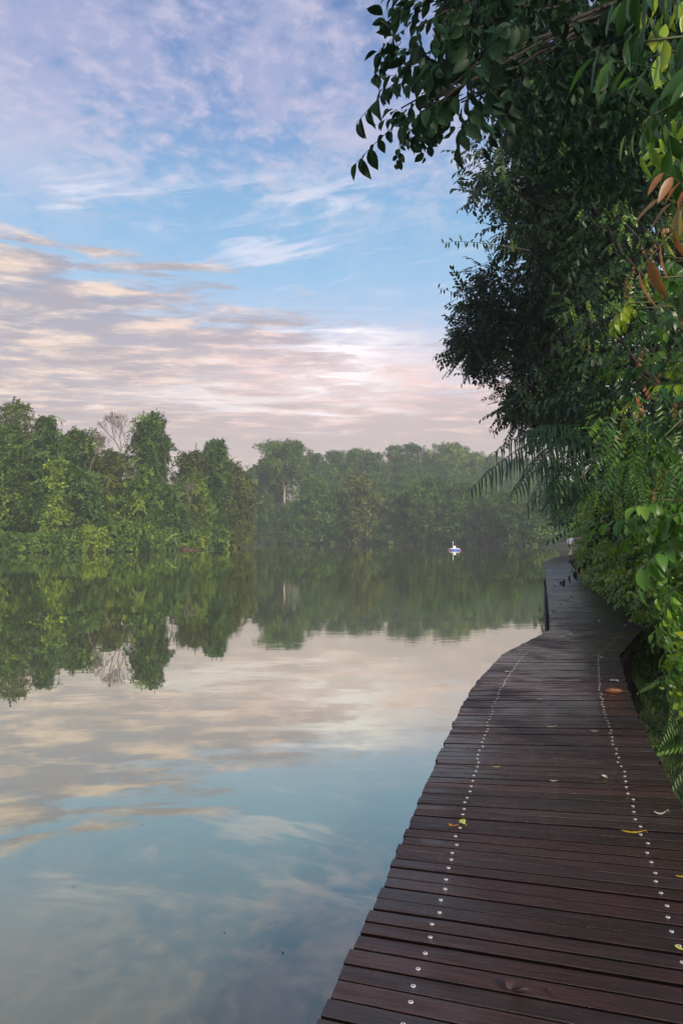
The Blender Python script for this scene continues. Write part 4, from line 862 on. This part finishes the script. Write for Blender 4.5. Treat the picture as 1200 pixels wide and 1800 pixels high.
# (6) overhanging tree with large leaves, close, top of the picture
def cloud_plant(name,label,base,region,Dr,n,layers,cat='tree',trunk=.1,limbs=12,top=None,barkm='bark',extra=()):
    """layers: (name, mat, templates, share, kwargs) ; sprays fill a leafy volume bounded by an outline"""
    poly=np.array(region,float); base=np.array(base,float); root=empty(name,tuple(base)); tag(root,label,cat); allp=[]
    for nm,mt,tp,share,kw in layers:
        k=int(n*share); pts=[]
        while len(pts)<k:
            q=rng.uniform(poly.min(0),poly.max(0),(k*3,2)); s_=sdist(q[:,0],q[:,1],poly); q=q[s_<0]; pts+=list(q[:k-len(pts)])
        pts=pts+list(kw.get('pix',()))
        P_=np.array([at(p[0],p[1],rng.uniform(*Dr)) for p in pts])-base; N=len(P_)
        ax=rng.normal(size=(N,3))*.55; ax[:,0]-=.35; ax[:,2]-=kw.get('droop',.6); nn=rng.normal(size=(N,3))*.3; nn[:,2]+=1.1; nn[:,1]-=.2
        leaf_obj(nm,instance(tp,P_,ax,nn,rng.uniform(*kw.get('sc',(.8,1.2)),N),rng.normal(*kw.get('tint',(.4,.2)),N)),M[mt],root); allp.append(P_)
    allp=np.concatenate(allp); mb=MB(); top=np.array(top)-base; K=8
    tp_=[top*u+np.array([rng.normal(0,.04),rng.normal(0,.04),0])*(0<u<1) for u in np.linspace(0,1,K)]; mb.tube([tp_[0]-[0,0,.3]]+tp_[1:],[trunk*(1.15-.7*u) for u in np.linspace(0,1,K)],9)
    ends=list(allp[rng.permutation(len(allp))[:limbs]])+[at(*e)-base for e in extra]
    for e in ends:
        j=int(np.argmin([np.linalg.norm(t_-e)+.5*abs(K*.75-q) for q,t_ in enumerate(tp_)])); mb.tube(limb_pts(tp_[j],e,.08,8,.018),[trunk*.22*(1-.9*u)+.0035 for u in np.linspace(0,1,9)],5)
    mb.build('trunk',M[barkm],root,True); return root
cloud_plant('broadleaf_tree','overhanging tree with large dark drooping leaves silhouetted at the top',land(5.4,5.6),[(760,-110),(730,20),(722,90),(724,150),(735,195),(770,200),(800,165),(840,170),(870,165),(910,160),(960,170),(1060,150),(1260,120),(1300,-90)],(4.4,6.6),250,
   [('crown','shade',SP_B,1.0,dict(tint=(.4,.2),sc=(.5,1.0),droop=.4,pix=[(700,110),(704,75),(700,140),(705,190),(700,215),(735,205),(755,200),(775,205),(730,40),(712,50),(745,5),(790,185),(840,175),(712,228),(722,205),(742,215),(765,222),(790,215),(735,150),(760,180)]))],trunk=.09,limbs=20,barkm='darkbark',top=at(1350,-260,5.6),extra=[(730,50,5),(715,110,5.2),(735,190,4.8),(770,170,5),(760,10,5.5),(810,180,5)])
# dense inner part of the same canopy, further back
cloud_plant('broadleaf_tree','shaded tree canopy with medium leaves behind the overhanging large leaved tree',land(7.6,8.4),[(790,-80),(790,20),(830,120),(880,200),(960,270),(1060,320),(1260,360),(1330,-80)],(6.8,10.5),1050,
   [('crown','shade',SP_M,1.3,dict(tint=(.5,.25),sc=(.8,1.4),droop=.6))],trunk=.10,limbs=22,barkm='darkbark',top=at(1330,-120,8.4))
# (7) very near hanging climber, right border top
cloud_plant('climbing_vine','close climbing vine with very large hanging leaves at the upper right border',land(3.9,2.9),[(1125,-60),(1115,40),(1130,150),(1145,240),(1160,300),(1260,360),(1260,-60)],(2.3,3.3),46,
   [('leaves','near',SP_L,1.0,dict(tint=(.30,.25),sc=(.40,.80),droop=.1)),('young_leaves','bright',SP_L,.30,dict(tint=(.85,.12),sc=(.40,.6),droop=.1,pix=[(1125,8),(1170,30),(1160,215),(1180,260)]))],cat='vine',trunk=.035,limbs=18,top=(2.0,2.9,4.6),barkm='stem')
cloud_plant('climbing_vine','close spray of rusty orange and yellow leaves at the right border, upper half',land(3.6,2.5),[(1160,320),(1165,400),(1185,420),(1250,430),(1250,330)],(2.1,2.5),7,
   [('leaves','rust',SP_L,1.0,dict(tint=(.30,.3),sc=(.40,.62),droop=.1))],cat='vine',trunk=.02,limbs=6,top=(1.5,2.5,3.6),barkm='stem')
cloud_plant('climbing_vine','yellow green drooping leaves at the right border below the rusty leaves',land(4.6,4.2),[(1140,440),(1150,560),(1165,700),(1150,800),(1260,830),(1260,430)],(3.4,4.6),46,
   [('leaves','near',SP_B,.75,dict(tint=(.42,.25),sc=(.4,.7),droop=.4)),('young_leaves','bright',SP_B,.2,dict(tint=(.7,.15),sc=(.4,.6),droop=.4))],cat='vine',trunk=.03,limbs=18,top=(2.4,4.2,3.9),barkm='stem')
cloud_plant('climbing_vine','small spray of bright lime leaves hanging before the dark foliage right of centre height',land(4.9,5.4),[(1095,520),(1095,570),(1125,570),(1130,520)],(5.0,5.6),4,
   [('leaves','bright',SP_B,1.0,dict(tint=(.9,.1),sc=(.5,.7),droop=1.1))],cat='vine',trunk=.012,limbs=4,top=(2.4,5.4,4.2),barkm='stem')
# (8) compound leaves and big drooping leaves at eye level
cloud_plant('climbing_vine','drooping fern like compound leaves above the big light green leaves',land(5.2,6.0),[(1060,700),(1050,740),(1080,860),(1150,900),(1260,900),(1260,700)],(5.2,6.6),75,
   [('leaves','bright',PIN,1.0,dict(tint=(.35,.2),sc=(.55,.9),droop=.9))],cat='vine',trunk=.02,limbs=14,top=(2.9,6,3.3),barkm='stem')
cloud_plant('sapling','sapling with big light green drooping leaves at eye level on the right border',land(4.1,4.0),[(1150,870),(1140,905),(1160,940),(1180,955),(1270,965),(1270,870)],(3.4,4.2),30,
   [('leaves','bright',SP_B,1.0,dict(tint=(.42,.2),sc=(.5,.8),droop=.35)),('red_leaves','rust',SP_B,.06,dict(tint=(.9,.1),sc=(.4,.5),droop=1.2))],cat='plant',trunk=.02,limbs=14,top=(2.0,4.0,2.5),barkm='stem')
cloud_plant('shrub','near shrub with lime shoots at the right border below the eye level leaves',land(4.0,5.4),[(1165,985),(1150,1000),(1180,1050),(1175,1120),(1190,1180),(1260,1230),(1260,985)],(4.9,6.2),130,
   [('leaves','bright',SP_M,.8,dict(tint=(.50,.22),sc=(.6,1.0),droop=.9)),('young_leaves','bright',SP_M,.2,dict(tint=(.9,.1),sc=(.5,.8),droop=.8))],cat='shrub',trunk=.03,limbs=20,top=(2.75,5.5,2.1),barkm='stem')
cloud_plant('fern','green fern fronds hanging over dark water at the right border',land(4.4,6.3),[(1215,1180),(1210,1260),(1225,1330),(1290,1380),(1260,1180)],(6.0,6.8),60,
   [('fronds','bright',FERN,.8,dict(tint=(.45,.2),sc=(.6,.95),droop=.5)),('small_leaves','mid',SP_M,.5,dict(tint=(.5,.2),sc=(.5,.8),droop=.8))],cat='fern',trunk=.03,limbs=14,top=(3.15,6.4,1.3),barkm='stem')
# a few leaves afloat near the boardwalk
fp=None
for k_,(px,py) in enumerate([(548,1500),(300,1335),(130,1560),(497,1675),(560,1282),(812,1212),(640,1392),(395,1640),(705,1300),(250,1450)]):
    pz=onz(px,py,0)
    if fp is None: fp=fallen('floating_leaf',px,1600,.05,.03,.4,lb,'x',.02,fold=.15); o=fp
    else: o=fp.copy(); link(o)
    o.location=(pz[0],pz[1],.002); o.rotation_euler=(0,0,rng.uniform(0,6)); s_=rng.uniform(.5,1.1); s_*=.35; o.scale=(s_,s_,s_); tag(o,'tiny dark leaf fragment floating on the open water of the lake','leaf','tiny leaf fragments floating on the lake')
# ------------------------------------------------------------------ haze
mb=MB(); mb.box((0,300,26),(1410,1210,58)); 
m=bpy.data.materials.new('haze'); m.use_nodes=True; T=NT(m.node_tree); T.n.clear(); o_=T.new('ShaderNodeOutputMaterial'); v=T.new('ShaderNodeVolumePrincipled')
v.inputs['Color'].default_value=(.93,.95,.97,1); v.inputs['Density'].default_value=HAZE; v.inputs['Anisotropy'].default_value=.3; T.l.new(v.outputs[0],o_.inputs['Volume'])
hz=mb.build('haze',m); tag(hz,kind='stuff'); hz['label']='thin morning mist filling the air over the lake'; hz['category']='haze'
